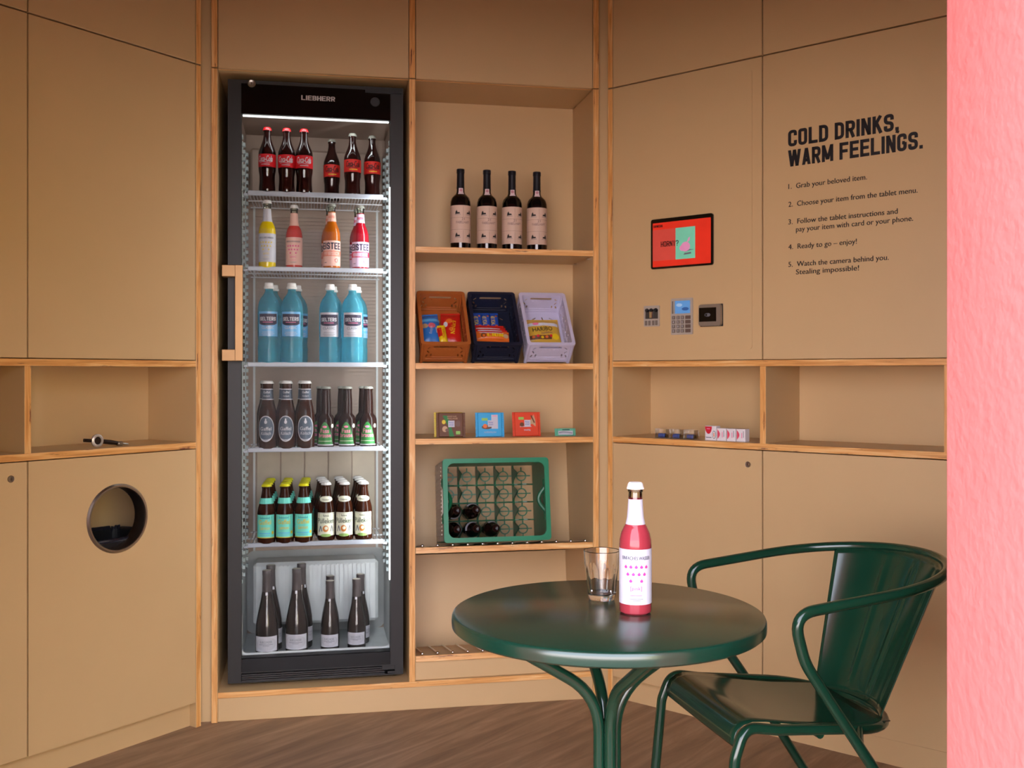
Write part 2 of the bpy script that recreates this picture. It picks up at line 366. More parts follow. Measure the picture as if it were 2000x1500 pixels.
# wall frames: origin on the floor, u along the wall, y into the cabinet
class Wall:
    def __init__(s, px, depth, ang): s.a = ang; s.o = ((px - CX) / F * depth, depth); s.d = (cos(ang), sin(ang)); s.n = (sin(ang), -cos(ang))
    def w(s, u, y, z): return Vector((s.o[0] + s.d[0] * u - s.n[0] * y, s.o[1] + s.d[1] * u - s.n[1] * y, z))
    def u(s, px, y=0.0):
        k = (px - CX) / F; ox = s.o[0] - s.n[0] * y; oy = s.o[1] - s.n[1] * y
        return (k * oy - ox) / (s.d[0] - k * s.d[1])
    def dep(s, px, y=0.0): return s.o[1] - s.n[1] * y + s.u(px, y) * s.d[1]
    def z(s, px, py, y=0.0): return EYE - (py - HY) / F * s.dep(px, y)
C = Wall(425, 2400 / 682, math.atan(2000 / 10200))
L = Wall(383, 2400 / 691.5, math.atan(2000 / 1369))
R = Wall(1187, 2400 / 634, -math.atan(2000 / 2380))
TOP = 2.72

# ================================================================== setting
b = MB().box(-3, 3, 1.0, 5.0, -0.1, 0.0, FLOOR); struct(b.build('floor'))
b = MB().box(-2.9, 2.9, 1.0, 4.9, TOP, TOP + 0.15, CEIL); struct(b.build('ceiling'))
b = MB().box(-2.9, 2.9, 4.75, 4.9, 0, TOP, OUTW); struct(b.build('wall_back'))
b = MB().box(-2.9, -2.75, 1.45, 4.75, 0, TOP, OUTW); struct(b.build('wall_left'))
b = MB().box(2.75, 2.9, 1.45, 4.75, 0, TOP, OUTW); struct(b.build('wall_right'))
OP0, OP1, LINT = -0.78, 0.616, 2.08
b = MB().plate([(-2.9, 0), (OP0, 0), (OP0, LINT), (OP1, LINT), (OP1, 0), (2.9, 0), (2.9, TOP), (-2.9, TOP)], [], 0.45, PINK, lambda a, z, d: (a, 1.0 + d, z))
struct(b.build('wall_front'))
b = MB().box(-14, 14, -16, 1.0, -0.12, -0.02, PAVE); struct(b.build('pavement'))
b = MB().box(-13, 4.6, -9.4, -9.0, -0.02, 2.9, mat('pale_facade', (214, 210, 216), rough=0.85, var=0.05, scale=1)); struct(b.build('wall_opposite'))
b = MB().box(4.6, 14, -9.4, -9.0, -0.02, 4.4, mat('olive_greenery_bounce', (150, 146, 104), rough=0.85, var=0.1, scale=1)); struct(b.build('wall_green_bounce'))  # unseen olive slab standing in for greenery, added to tint the bounce light

# ================================================================== cabinets
def board(name, parent, x0, x1, y0, y1, z0, z1, edge, m=BEIGE):
    return MB().cbox(x0, x1, y0, y1, z0, z1, m, 0.001, {'-y': edge}).build(name, parent)
def panel(name, parent, x0, x1, z0, z1, y0=0.0, t=0.019):
    return MB().cbox(x0, x1, y0, y0 + t, z0, z1, BEIGE, 0.0012).build(name, parent)
G = 0.002
# ---- left cabinet
LC = thing('cabinet', 'beige wall cabinet with round steel chute hole and open niche, left of the fridge', 'cabinet', (L.o[0], L.o[1], 0), L.a)
board('side_panel', LC, 0, 0.021, 0, 0.34, 0, 2.248, PLV); board('side_panel', LC, 0, 0.021, 0, 0.34, 2.253, TOP - 0.002, PLV)
for i in range(3):
    x1 = -0.003 - i * 0.595 if i == 0 else -0.597 - (i - 1) * 0.595 - G; x0 = -0.597 - i * 0.595 + G
    panel('cabinet_door', LC, x0, x1, 2.253, TOP - 0.004); panel('cabinet_door', LC, x0, x1, 1.2465, 2.248)
    if i == 0:
        o = MB().plate(rect(x0, x1, 0.086, 0.944), [circ(-0.3005, 0.745, 0.1, 40)], 0.019, BEIGE, FR).build('cabinet_door', LC)
        MB().lathe([(0.097, 0.05), (0.097, -0.004), (0.099, -0.007), (0.104, -0.007), (0.109, -0.002), (0.109, 0.0), (0.101, 0.0), (0.101, 0.05), (0.097, 0.05)], 48, STEEL, at=(-0.3005, 0, 0.745), axis='y').build('chute_ring', o)['label'] = 'brushed steel ring around the chute hole'
    else:
        o = panel('cabinet_door', LC, x0, x1, 0.086, 0.944)
        if i == 1:
            MB().lathe([(0.0, -0.004), (0.0045, -0.004), (0.005, -0.0025), (0.0085, -0.003), (0.0105, 0.0), (0.0105, 0.01)], 20, STEEL, at=(-0.648, 0, 0.898), axis='y').build('lock', o)
            MB().box(-0.6486, -0.6474, -0.0046, -0.003, 0.894, 0.902, INK).build('keyhole', o)
board('shelf', LC, -1.79, 0, 0, 0.30, 1.223, 1.244, PLH); board('shelf', LC, -1.79, 0, 0, 0.30, 0.947, 0.968, PLH)
for u in (-0.597, -1.192): board('divider', LC, u - 0.0105, u + 0.0105, 0.0, 0.26, 0.968, 1.223, PLV)
MB().box(-1.79, 0, 0.26, 0.268, 0.968, 1.223, BEIGE).build('niche_back', LC)
MB().box(-1.79, 0, 0.034, 0.046, 0.0, 0.083, BEIGE).build('plinth', LC)
MB().box(-1.79, 0, 0.332, 0.34, 0.0, TOP - 0.002, BEIGE).build('back_panel', LC)
MB().box(-1.79, -1.77, 0.02, 0.332, 0, TOP - 0.002, BEIGE).build('end_panel', LC)
MB().box(-1.77, 0, 0.046, 0.33, 0.083, 0.098, BEIGE).build('cabinet_bottom', LC)
# waste bin behind the hole
BIN = thing('waste_bin', 'black lined waste bin inside the left cabinet, seen through the chute hole', 'bin', L.w(-0.3005, 0.17, 0.1), L.a)
q = MB(); q.plate(rrect(-0.2, 0.2, -0.125, 0.125, 0.03), [], 0.01, BLACK, lambda a, c, d: (a, c, d))
o_, i_ = rrect(-0.2, 0.2, -0.125, 0.125, 0.03), rrect(-0.195, 0.195, -0.12, 0.12, 0.027)
q.plate(o_, [i_], 0.555, BLACK, lambda a, c, d: (a, c, 0.01 + d)); q.build('bin_body', BIN)
q = MB(); pts = []
for i, (a, c) in enumerate(rrect(-0.2, 0.2, -0.125, 0.125, 0.03, 8)): pts.append((a * 1.0, c * 1.0, 0.567 + 0.007 * sin(i * 2.4) + 0.006 * sin(i * 5.1)))
q.tube(pts, 0.007, mat('bin_liner', (34, 34, 44), rough=0.3, bump=0.6), 8, closed=True); q.build('bin_liner', BIN)

# ---- right cabinet
RC = thing('cabinet', 'beige wall cabinet with printed instructions and payment devices, right of the shelves', 'cabinet', (R.o[0], R.o[1], 0), R.a)
board('side_panel', RC, 0, 0.022, 0, 0.34, 0, 2.25, PLV); board('side_panel', RC, 0, 0.022, 0, 0.34, 2.255, TOP - 0.002, PLV)
seams = [0.024, 0.6195, 1.2095, 1.80]
for i in range(3):
    x0 = seams[i] + (G if i else 0); x1 = seams[i + 1] - G
    panel('cabinet_door', RC, x0, x1, 2.255, TOP - 0.004); ud = panel('cabinet_door', RC, x0, x1, 1.2475, 2.25); ld = panel('cabinet_door', RC, x0, x1, 0.086, 0.945)
    if i == 0:
        MB().plate(rrect(0.054, 0.583, 1.281, 2.217, 0.012), [], 0.0025, BEIGE, lambda a, z, d: (a, -0.0025 + d, z)).build('access_panel', ud)
        MB().lathe([(0.0, -0.004), (0.0045, -0.004), (0.005, -0.0025), (0.0085, -0.003), (0.0105, 0.0), (0.0105, 0.01)], 20, STEEL, at=(0.567, 0, 0.897), axis='y').build('lock', ld)
        MB().box(0.5664, 0.5676, -0.0046, -0.003, 0.893, 0.901, INK).build('keyhole', ld)
    if i == 1:
        d = Decal()
        block(d, 'COLD DRINKS,', 0.710, 1.937, 0.0535, INK, 1, 0.357, 'l', T=.19); d.build('heading_line', ud, flat(-0.0001))
        d = Decal(); block(d, 'WARM FEELINGS.', 0.710, 1.872, 0.0535, INK, 1, 0.428, 'l', T=.19); d.build('heading_line', ud, flat(-0.0001))
        hh = 0.0165
        for s, u, z, wd in ((LINES[0], .711, 1.800, .258), (LINES[1], .711, 1.742, .411), (LINES[2], .711, 1.685, .352), (LINES[3], .737, 1.659, .372), (LINES[4], .711, 1.604, .226), (LINES[5], .711, 1.547, .325), (LINES[6], .737, 1.521, .207)):
            d = Decal()
            for dx in (0, .0004, .0008): d.text(s, u + dx, z + dx * .3, hh, INK, 1, al='l', wid=wd)
            d.build('instruction_line', ud, flat(-0.0001))
board('shelf', RC, 0.022, 1.80, 0, 0.30, 1.225, 1.2455, PLH); board('shelf', RC, 0.022, 1.80, 0, 0.30, 0.948, 0.969, PLH)
for u in (0.621, 1.2095): board('divider', RC, u - 0.011, u + 0.011, 0.0, 0.26, 0.969, 1.225, PLV)
MB().box(0.022, 1.80, 0.26, 0.268, 0.969, 1.225, BEIGE).build('niche_back', RC)
MB().box(0.022, 1.80, 0.027, 0.042, 0.0, 0.0825, BEIGE).build('plinth', RC)
MB().box(0.022, 1.80, 0.332, 0.34, 0.0, TOP - 0.002, BEIGE).build('back_panel', RC)
MB().box(1.78, 1.80, 0.02, 0.332, 0, TOP - 0.002, BEIGE).build('end_panel', RC)

# ---- centre unit
CC = thing('shelving_unit', 'beige and plywood wall unit holding the fridge and five open shelves', 'shelving', (C.o[0], C.o[1], 0), C.a)
for z0, z1 in ((0, 2.25), (2.254, TOP - 0.002)):
    board('side_panel', CC, -0.021, 0, 0, 0.72, z0, z1, PLV); board('side_panel', CC, 1.336, 1.358, 0, 0.72, z0, z1, PLV)
    board('divider', CC, 0.658, 0.680, 0, 0.70, 0.103 if z0 == 0 else z0, z1, PLV)
MB().box(0, 1.336, 0.70, 0.72, 0, TOP - 0.002, BEIGE).build('back_panel', CC)
panel('cabinet_door', CC, 0.002, 0.656, 2.252, TOP - 0.004); panel('cabinet_door', CC, 0.682, 1.334, 2.252, TOP - 0.004)
board('top_board', CC, 0.0, 0.658, 0.02, 0.70, 2.251, 2.272, PLH); board('top_board', CC, 0.68, 1.336, 0.02, 0.70, 2.251, 2.272, PLH)
board('bottom_board', CC, 0, 1.336, 0, 0.70, 0.083, 0.103, PLH)
MB().cbox(0, 1.336, 0.008, 0.024, 0, 0.083, BEIGE).build('plinth', CC)
for z, dp in ((1.633, 0.30), (1.217, 0.30), (0.947, 0.42)): board('shelf', CC, 0.68, 1.336, 0, dp, z, z + 0.021, PLH)
MB().box(0.68, 1.336, 0.30, 0.308, 0.968, 2.251, BEIGE).build('back_panel', CC)
TL = rad(-10)
def tilted(name, z, ln):
    s = MB().cbox(0.6805, 1.3355, 0, ln, -0.021, 0, BEIGE, 0.001, {'-y': PLH}); o = s.build(name, CC); o.location = (0, 0, z); o.rotation_euler = (TL, 0, 0); return o
for z, ln in ((0.5795, 0.352), (0.1935, 0.36)):
    sh = tilted('shelf', z, ln)
    rod = MB(); rod.tube([(0, 0.0, 0), (0, 0.33, 0)], 0.0032, CHROME, 8); rod.ball((0, -0.001, 0), 0.0062, CHROME)
    first = None
    for k in range(12):
        r_ = rod.build('shelf_rod', CC) if first is None else first.copy()
        if first is None: first = r_
        else: COL.objects.link(r_); r_.parent = CC
        r_.location = (0.706 + k * 0.0548, 0.012 * cos(TL), z + 0.0062 + 0.012 * sin(TL)); r_.rotation_euler = (TL, 0, 0)
def lean(zt, zb, yt, yb): return MB().add([(0.6805, yt, zt), (1.3355, yt, zt), (1.3355, yb, zb), (0.6805, yb, zb), (0.6805, yt + .008, zt), (1.3355, yt + .008, zt), (1.3355, yb + .008, zb), (0.6805, yb + .008, zb)],
    [(0, 1, 2, 3), (4, 5, 6, 7), (0, 1, 5, 4), (2, 3, 7, 6), (0, 3, 7, 4), (1, 2, 6, 5)], BEIGE).build('back_panel', CC)
lean(0.946, 0.50, 0.412, 0.347); lean(0.48, 0.115, 0.42, 0.36)
MB().cbox(0.6805, 1.3355, 0.012, 0.026, 0.1035, 0.172, BEIGE).build('fascia', CC)
# narrow filler strips at both corners
fl = C.u(391, 0.02); fr = C.u(1189, 0.02)
MB().box(fl, -0.021, 0.02, 0.035, 0, TOP - 0.002, BEIGE).build('filler_strip', CC); MB().box(1.358, fr, 0.02, 0.035, 0, TOP - 0.002, BEIGE).build('filler_strip', CC)
# shelf pins under the wine shelf
for u, y in ((1.331, 0.05), (1.331, 0.24)):
    MB().lathe([(0.0, -0.006), (0.004, -0.006), (0.004, 0.004), (0, 0.004)], 10, CHROME, at=(u, y, 1.629), axis='x').build('shelf_pin', CC)

# ================================================================== refrigerator
YF = 0.062
u0, u1 = C.u(445, YF), C.u(787.5, YF); w0, w1 = C.u(471, YF), C.u(762.5, YF)
ZB, ZT = 0.114, 2.232; WB, WT = C.z(471, 1287, YF), C.z(474, 222, YF)
FG = thing('refrigerator', 'tall black drinks fridge with glass door, filled with bottles', 'fridge', C.w(0, 0, 0.103), C.a)
def FP(mb, name, parent=None, **k):
    mb.v = [(x, y, z - 0.103) for x, y, z in mb.v]; return mb.build(name, parent or FG, **k)
BK = 0.60
q = MB()
q.box(u0, u0 + 0.02, YF + 0.05, BK, ZB, ZT, BLACK).box(u1 - 0.02, u1, YF + 0.05, BK, ZB, ZT, BLACK).box(u0 + .02, u1 - .02, BK - 0.02, BK, ZB, ZT, BLACK)
q.box(u0 + .02, u1 - .02, YF + 0.05, BK - .02, ZT - 0.02, ZT, BLACK).box(u0 + .02, u1 - .02, YF + 0.05, BK - .02, ZB, ZB + 0.03, BLACK)
for x in (u0 + 0.04, u1 - 0.07):
    for y in (YF + 0.08, BK - 0.08): q.box(x, x + 0.03, y, y + 0.03, 0.103, ZB, BLACK)
FP(q, 'fridge_body')
li0, li1 = u0 + 0.034, u1 - 0.034; YL = YF + 0.052; YB = 0.52; LZ0 = 0.175; LZ1 = WT + 0.03
q = MB()
q.box(li0 - .012, li0, YL, YB, LZ0, LZ1, LINER).box(li1, li1 + .012, YL, YB, LZ0, LZ1, LINER).box(li0, li1, YB, YB + .012, LZ0, LZ1, LINER).box(li0, li1, YL, YB, LZ1, LZ1 + .012, LINER)
FP(q, 'liner')
q = MB().box(li0, li1, YL, YB, LZ0 - .012, LZ0, LINERL)
q.plate(rrect(li0 + .001, li1 - .001, LZ0, 0.50, 0.03), [rrect(li0 + .02, li1 - .02, LZ0 + .02, 0.56, 0.025)][:0], 0.0, LINERL, lambda a, z, d: (a, YB - 0.001, z))
for x in (li0 + .0005, li1 - .0045): q.box(x, x + 0.004, YL, YB, LZ0, 0.53, LINERL)
q.tube([(li0 + .006, YL + .004, 0.34)] + fillet([(li0 + .006, YL + .004, 0.33), (li0 + .006, YL + .004, LZ0 + .024), (li1 - .006, YL + .004, LZ0 + .024), (li1 - .006, YL + .004, 0.33)], 0.025) + [(li1 - .006, YL + .004, 0.34)], 0.006, LINERL, 8)
q.box(li0, li1, YL, YL + .012, LZ0, LZ0 + .026, LINERL)
for k in range(14): x = li0 + 0.06 + k * (li1 - li0 - .12) / 13; q.box(x - .004, x + .004, YL + .05, YB - .16, LZ0, LZ0 + .003, LINERL)
FP(q, 'base_tray')
# evaporator cover: ribbed block at the back of the base
ev0, ev1 = li0 + 0.035, li1 - 0.035; ye = 0.38
q = MB().cbox(ev0, ev1, ye, YB - .005, 0.235, 0.475, LINERL, 0.012)
for k in range(26):
    x = ev0 + 0.03 + k * (ev1 - ev0 - 0.06) / 25
    q.box(x - 0.0032, x + 0.0032, ye - 0.007, ye + .001, 0.25, 0.462, LINERL)
FP(q, 'evaporator_cover')
# back: ribbed upper sheet, smooth panels lower down
q = MB()
for k in range(62): z = 0.955 + k * 0.0142; q.box(li0 + .03, li1 - .03, YB - .007, YB - .001, z, z + 0.0075, LINER)
q.box(li0 + .028, li0 + .036, YB - .012, YB - .001, 0.5, 1.86, LINERL).box(li1 - .036, li1 - .028, YB - .012, YB - .001, 0.5, 1.86, LINERL)
FP(q, 'ribbed_back')
pw = (li1 - li0 - 0.08) / 5
for k in range(5): FP(MB().cbox(li0 + .04 + k * pw + .002, li0 + .04 + (k + 1) * pw - .002, YB - .007, YB - .001, 0.545, 0.94, mat('fridge_back_panel', (186, 172, 152), rough=0.5), .001), 'back_sheet')
FP(MB().cbox(li0 + .02, li1 - .02, YB - .06, YB - .02, 1.90, 2.08, LINER, .008), 'fan_housing')
# toothed shelf rails
def rail(x, y, sgn):
    q = MB().box(x, x + sgn * .004, y, y + .03, 0.44, 2.06, RAIL); z = 0.45
    while z < 2.05: q.box(x + sgn * .004, x + sgn * .012, y + .003, y + .027, z, z + 0.013, RAIL); z += 0.027
    FP(q, 'shelf_rail')
for y in (YL + 0.012, 0.26, 0.44): rail(li0 + .0005, y, 1); rail(li1 - .0005, y, -1)
# five wire shelves
SY0, SY1 = YL + 0.022, 0.46
SH = [C.z(480, 374, SY0), C.z(480, 522, SY0), C.z(480, 709.5, SY0), C.z(480, 877, SY0), C.z(480, 1063, SY0)]
sx0, sx1 = C.u(484, SY0), C.u(748, SY0)
for zs in SH:
    q = MB()
    for k in range(42): x = sx0 + 0.004 + k * (sx1 - sx0 - .008) / 41; q.tube([(x, SY0 + .004, zs - .003), (x, SY1, zs - .003)], 0.0016, WIRE, 5)
    for y in (SY0 + .03, 0.30, SY1): q.tube([(sx0 - .008, y, zs - .0062), (sx1 + .008, y, zs - .0062)], 0.0026, WIRE, 6)
    s = FP(q, 'wire_shelf')
    t = MB().cbox(sx0, sx1, SY0 - .006, SY0 + .003, zs - 0.012, zs + .004, TRIM, .002)
    for e, g in ((sx0, -1), (sx1, 1)): t.cbox(min(e, e + g * .014), max(e, e + g * .014), SY0 - .005, SY0 + .002, zs - .014, zs - .006, TRIM, .001)
    FP(t, 'front_trim', s)
# LED strips: one along the top, one down the right side, each with its lamp
def lamp(name, loc, along, aim, sx, sy, e, col=(0.93, 0.97, 1.0)):
    d = bpy.data.lights.new(name, 'AREA'); d.shape = 'RECTANGLE'; d.size = sx; d.size_y = sy; d.energy = e; d.color = col
    o = bpy.data.objects.new(name, d); COL.objects.link(o); o.parent = FG
    X = Vector(along).normalized(); Z = -Vector(aim).normalized(); Y = Z.cross(X).normalized(); Z = X.cross(Y)
    M = Matrix((X, Y, Z)).transposed().to_4x4(); M.translation = (loc[0], loc[1], loc[2] - 0.103); o.matrix_local = M; return o
z0, z1 = C.z(760, 1132, YF + .02), C.z(760, 366, YF + .02); xl = C.u(761.2, YF + .02)
FP(MB().box(xl - .0015, xl + .004, YF + .014, YF + .03, z0, z1, LED), 'side_light_strip')
FP(MB().box(w0 + .005, w1 - .005, YF + .012, YF + .024, WT - .0045, WT - .001, mat('led_strip_top', (255, 255, 255), emit=2.2)), 'top_light_strip')
lamp('fridge_side_lamp', (xl - 0.005, YF + 0.034, (z0 + z1) / 2), (0, 0, 1), (-.8, .75, 0), z1 - z0, 0.016, 3.4)
lamp('fridge_top_lamp', ((w0 + w1) / 2, YF + 0.06, WT - 0.004), (1, 0, 0), (0, .5, -.9), 0.4, 0.016, 0.4)
# door
gr0, gr1 = w0, u1 - 0.03
q = MB().plate(rect(u0, u1, ZB, ZT), [rect(w0, w1, WB, WT), rect(gr0, gr1, ZB + .004, 0.148)], 0.046, CHAR, lambda a, z, d: (a, YF + d, z))
dr = FP(q, 'door')
FP(MB().cbox(w0, w1, YF - .0015, YF + .004, WT, ZT - .012, GLOSSB, .001), 'header_panel', dr)
FP(MB().cbox(w0, w1, YF - .0015, YF + .004, 0.152, WB, GLOSSB, .001), 'bottom_panel', dr)
FP(MB().box(w0, w1, YF + .003, YF + .006, WB, WT, PANE), 'glass_pane', dr)
d = Decal(); block(d, 'LIEBHERR', C.u(621.5, YF), C.z(621, 197, YF), 0.0165, mat('silver_ink', (190, 182, 178), rough=0.4), 1, C.u(655, YF) - C.u(589, YF), T=.17)
d.build('lettering', dr, lambda a, b, l: (a, YF - .0018 - l, b - .103))
lk = C.u(491.5, YF), C.z(491, 163, YF)
FP(MB().lathe([(0.0, -.006), (.0045, -.006), (.005, -.004), (.011, -.005), (.014, -.002), (.014, .002)], 22, STEEL, at=(lk[0], YF, lk[1]), axis='y').box(lk[0] - .001, lk[0] + .001, YF - .0068, YF - .005, lk[1] - .005, lk[1] + .005, INK), 'lock', dr)
FP(MB().box(w1 - .09, u1 - .004, YF - .008, YF + .0, ZT - .022, ZT - .014, BLACK).lathe([(0, -.004), (.016, -.004), (.018, 0)], 18, BLACK, at=(w1 - .055, YF, ZT - .055), axis='y'), 'hinge_cover', dr)
ha, hb = C.u(459, YF - .045), C.u(474.5, YF - .045); hz0, hz1 = C.z(466, 705, YF - .04), C.z(466, 518, YF - .04)
q = MB().cbox(ha, hb, YF - .052, YF - .040, hz0, hz1, BRASS, .0015)
for z in (hz1 - .04, hz0): q.cbox(u0 - .017, ha + .004, YF - .046, YF - .002, z, z + .040, BRASS, .0015).cbox(u0 - .017, u0 - .001, YF - .006, YF + .02, z, z + .04, BRASS, .001)
FP(q, 'handle', dr)['label'] = 'champagne coloured bar handle'
GRB = MB()
gr = FP(MB().box(gr0, gr1, YF + .04, YF + .043, ZB + .004, .148, mat('vent_dark', (8, 8, 8), rough=.9)).cbox(w1 - .01, gr1, YF + .002, YF + .03, ZB + .004, .127, CHAR, .001).cbox(w1 - .03, gr1, YF + .002, YF + .03, .132, .148, CHAR, .001), 'vent_grille', FG)
for z in (0.1185, 0.1255, 0.1325, 0.1395): FP(MB().box(gr0 + .002, w1 - .02, YF + .004, YF + .02, z, z + .0011, mat('slat_grey', (104, 102, 100), rough=.5)), 'slat', gr)

# ================================================================== bottles
NB = 24
def interp(prof):
    def f(z):
        for (r0, z0), (r1, z1) in zip(prof, prof[1:]):
            if z0 <= z <= z1 and z1 > z0: return r0 + (r1 - r0) * (z - z0) / (z1 - z0)
        return prof[-1][0]
    return f
def cap_mb(z, r, h, m, ridges=True):
    q = MB(); n = 40; prof = [(0.0, z + h), (r * .78, z + h), (r * .93, z + h * .8), (r * 1.0, z + h * .35), (r * 1.06, z)]
    q.lathe(prof, n, m)
    if ridges:
        for i, v in enumerate(q.v):
            ring = i // n
            if ring >= 3: k = 1 + (0.05 if i % 2 else -0.03); q.v[i] = (v[0] * k, v[1] * k, v[2])
    return q
DARKG = mat('dark_brown_glass', (34, 17, 13), rough=0.06, spec=0.15, var=0.1)
BROWNG = mat('amber_glass', (50, 22, 11), rough=0.06, spec=0.15, var=0.15)
WINEG = mat('black_wine_glass', (10, 10, 12), rough=0.07, spec=0.7)
COLA = mat('cola_glass', (36, 14, 12), rough=0.07, spec=0.7)
OLIVG = mat('grey_wine_glass', (58, 52, 50), rough=0.06, spec=0.7, var=0.2)
AQUA = mat('aqua_plastic', (96, 196, 218), rough=0.06, trans=0.7, spec=0.6, ior=1.2)
YEL = mat('yellow_lemonade', (226, 196, 10), rough=0.08); PKL = mat('pink_lemonade', (150, 50, 60), rough=0.08, var=.06); RED2 = mat('red_lemonade', (214, 70, 60), rough=0.08)
AMB = mat('amber_tea', (184, 96, 18), rough=0.07, var=.2); CRIM = mat('crimson_tea', (150, 18, 34), rough=0.07, var=.2)
RED = ink('red_label', (206, 22, 34)); REDD = ink('dark_red_label', (190, 34, 26)); TURQ = ink('turquoise_label', (116, 224, 206)); YINK = ink('yellow_print', (222, 196, 40))
LIME = ink('yellow_cap_paint', (222, 216, 10), .3); CREAM = ink('cream_label', (232, 234, 210)); NAVY = ink('navy_print', (44, 36, 62)); SLATE = ink('slate_label', (74, 88, 104))
SILV = mat('silver_print', (214, 214, 222), rough=.3); GRN = ink('green_label', (34, 120, 48)); PNK = ink('pink_print', (240, 128, 168)); HOT = ink('hot_pink_print', (240, 60, 150))
PEACH = ink('peach_label', (248, 200, 184)); PEACHD = ink('peach_band', (238, 138, 112)); LILA = ink('lilac_label', (226, 206, 236)); RASP = ink('raspberry_band', (220, 30, 70))
WCAP = ink('white_cap_paint', (236, 234, 230), .3); RCAP = ink('red_cap_paint', (200, 24, 30), .3); BLUEL = mat('blue_clear_label', (112, 178, 226), rough=.2); BEIGEL = ink('beige_label', (216, 186, 164))
CLEARCAP = mat('clear_cap', (150, 150, 140), rough=.2)
def stroke(d, pts, w, m, lay):
    fine = [pts[0]]
    for (a0, b0), (a1, b1) in zip(pts, pts[1:]):
        k = max(1, int(abs(a1 - a0) / .004 + .5))
        fine += [(a0 + (a1 - a0) * i / k, b0 + (b1 - b0) * i / k) for i in range(1, k + 1)]
    pts = fine
    for (a0, b0), (a1, b1) in zip(pts, pts[1:]):
        n = Vector((b0 - b1, a1 - a0)); n = n.normalized() * w / 2 if n.length else n
        d.put([(a0 + n.x, b0 + n.y), (a0 - n.x, b0 - n.y), (a1 - n.x, b1 - n.y), (a1 + n.x, b1 + n.y)], [(0, 1, 2, 3)], m, lay)
def bottle(name, label, cat, prof, m, mats=None, capspec=None, group=None):
    t = thing(name, label, cat, (0, 0, 0), 0, group)
    q = MB().lathe([(1e-4, 0.002)] + prof, NB, m, mats=([m] + mats) if mats else None); bd = q.build('glass_body', t)
    if capspec: cap_mb(*capspec).build('cap', t)
    return t, interp(prof)
H_ = 0.245
LONG = [(.026, 0), (.0295, .003), (.0302, .008), (.0302, .125), (.0296, .137), (.0268, .150), (.0212, .162), (.0166, .169), (.0150, .185), (.0132, .214), (.0128, .226), (.0143, .2275), (.0143, .2335), (.0132, .2345)]
def lemonade(liquid, berry, word, lab=WHITE, scale=1.0):
    mats = [liquid] + [liquid] * 8 + [CLEAR] * 4
    t, Rf = bottle('lemonade_bottle', '', 'bottle', LONG, liquid, mats[:len(LONG) - 1], (.2325, .0148, .0125, WCAP))
    d = Decal(); d.rect(-.055, .020, .055, .1225, lab, 1, 20); lb = d.build('body_label', t, cyl(Rf, .0302))
    d = Decal(); d.rect(-.047, .1665, .047, .2135, lab, 1, 20, 4); d.build('neck_label', t, cyl(Rf, .0150))
    d = Decal(); d.text('EINFACHES WASSER', 0, .1035, .0066, ink('dim_print', (84, 82, 96)), 3, wid=.056); d.text('EINFACHES WASSER', .0003, .1035, .0066, ink('dim_print', (84, 82, 96)), 3, wid=.056)
    for row, n, st in ((.090, 5, .0098), (.0765, 4, .0104), (.064, 2, .020)):
        for i in range(n):
            x = (i - (n - 1) / 2) * st; d.ell(x, row, .0029, .0026, berry, 3, 8); d.poly([(x - .0016, row + .001), (x + .0016, row + .001), (x + .0002, row + .0047)], berry, 3)
    d.text(word, 0, .0475, .0068, berry, 3, wid=.021)
    for k, (z, wd) in enumerate(((.0375, .022), (.031, .026), (.0285, .018))): stroke(d, [(-wd / 2, z), (wd / 2, z)], .0009, GREYI if k else berry, 3)
    d.build('lettering', lb, cyl(Rf, .0302))
    return t
def eistee(liquid, base, band, word):
    prof = [(.026, 0), (.030, .003), (.0308, .008), (.0308, .120), (.030, .134), (.0262, .150), (.0205, .163), (.0165, .173), (.0145, .190), (.0132, .212), (.0128, .224), (.0143, .2255), (.0143, .2315), (.0132, .2325)]
    t, Rf = bottle('ice_tea_bottle', '', 'bottle', prof, liquid, [liquid] * 9 + [CLEAR] * 4, (.2305, .0148, .011, CLEARCAP))
    d = Decal(); d.rect(-.060, .012, .060, .104, base, 1, 20); lb = d.build('body_label', t, cyl(Rf, .0308))
    d = Decal(); d.rect(-.047, .176, .047, .2085, base, 1, 16, 3); nl = d.build('neck_label', t, cyl(Rf, .0140))
    d = Decal(); block(d, 'EISTEE', 0, .072, .025, NAVY, 3, .074); d.rect(-.060, .047, .060, .067, band, 2, 20); block(d, word, 0, .050, .014, base, 4, .062)
    d.ell(.018, .032, .0062, .0075, RED, 3, 8); d.ell(.018, .032, .0042, .0055, base, 4, 8); stroke(d, [(-.028, .024), (-.018, .024)], .002, NAVY, 3)
    d.build('lettering', lb, cyl(Rf, .0308))
    d = Decal(); block(d, 'EISTEE', 0, .188, .009, band, 3, .024); d.build('lettering', nl, cyl(Rf, .0140))
    return t
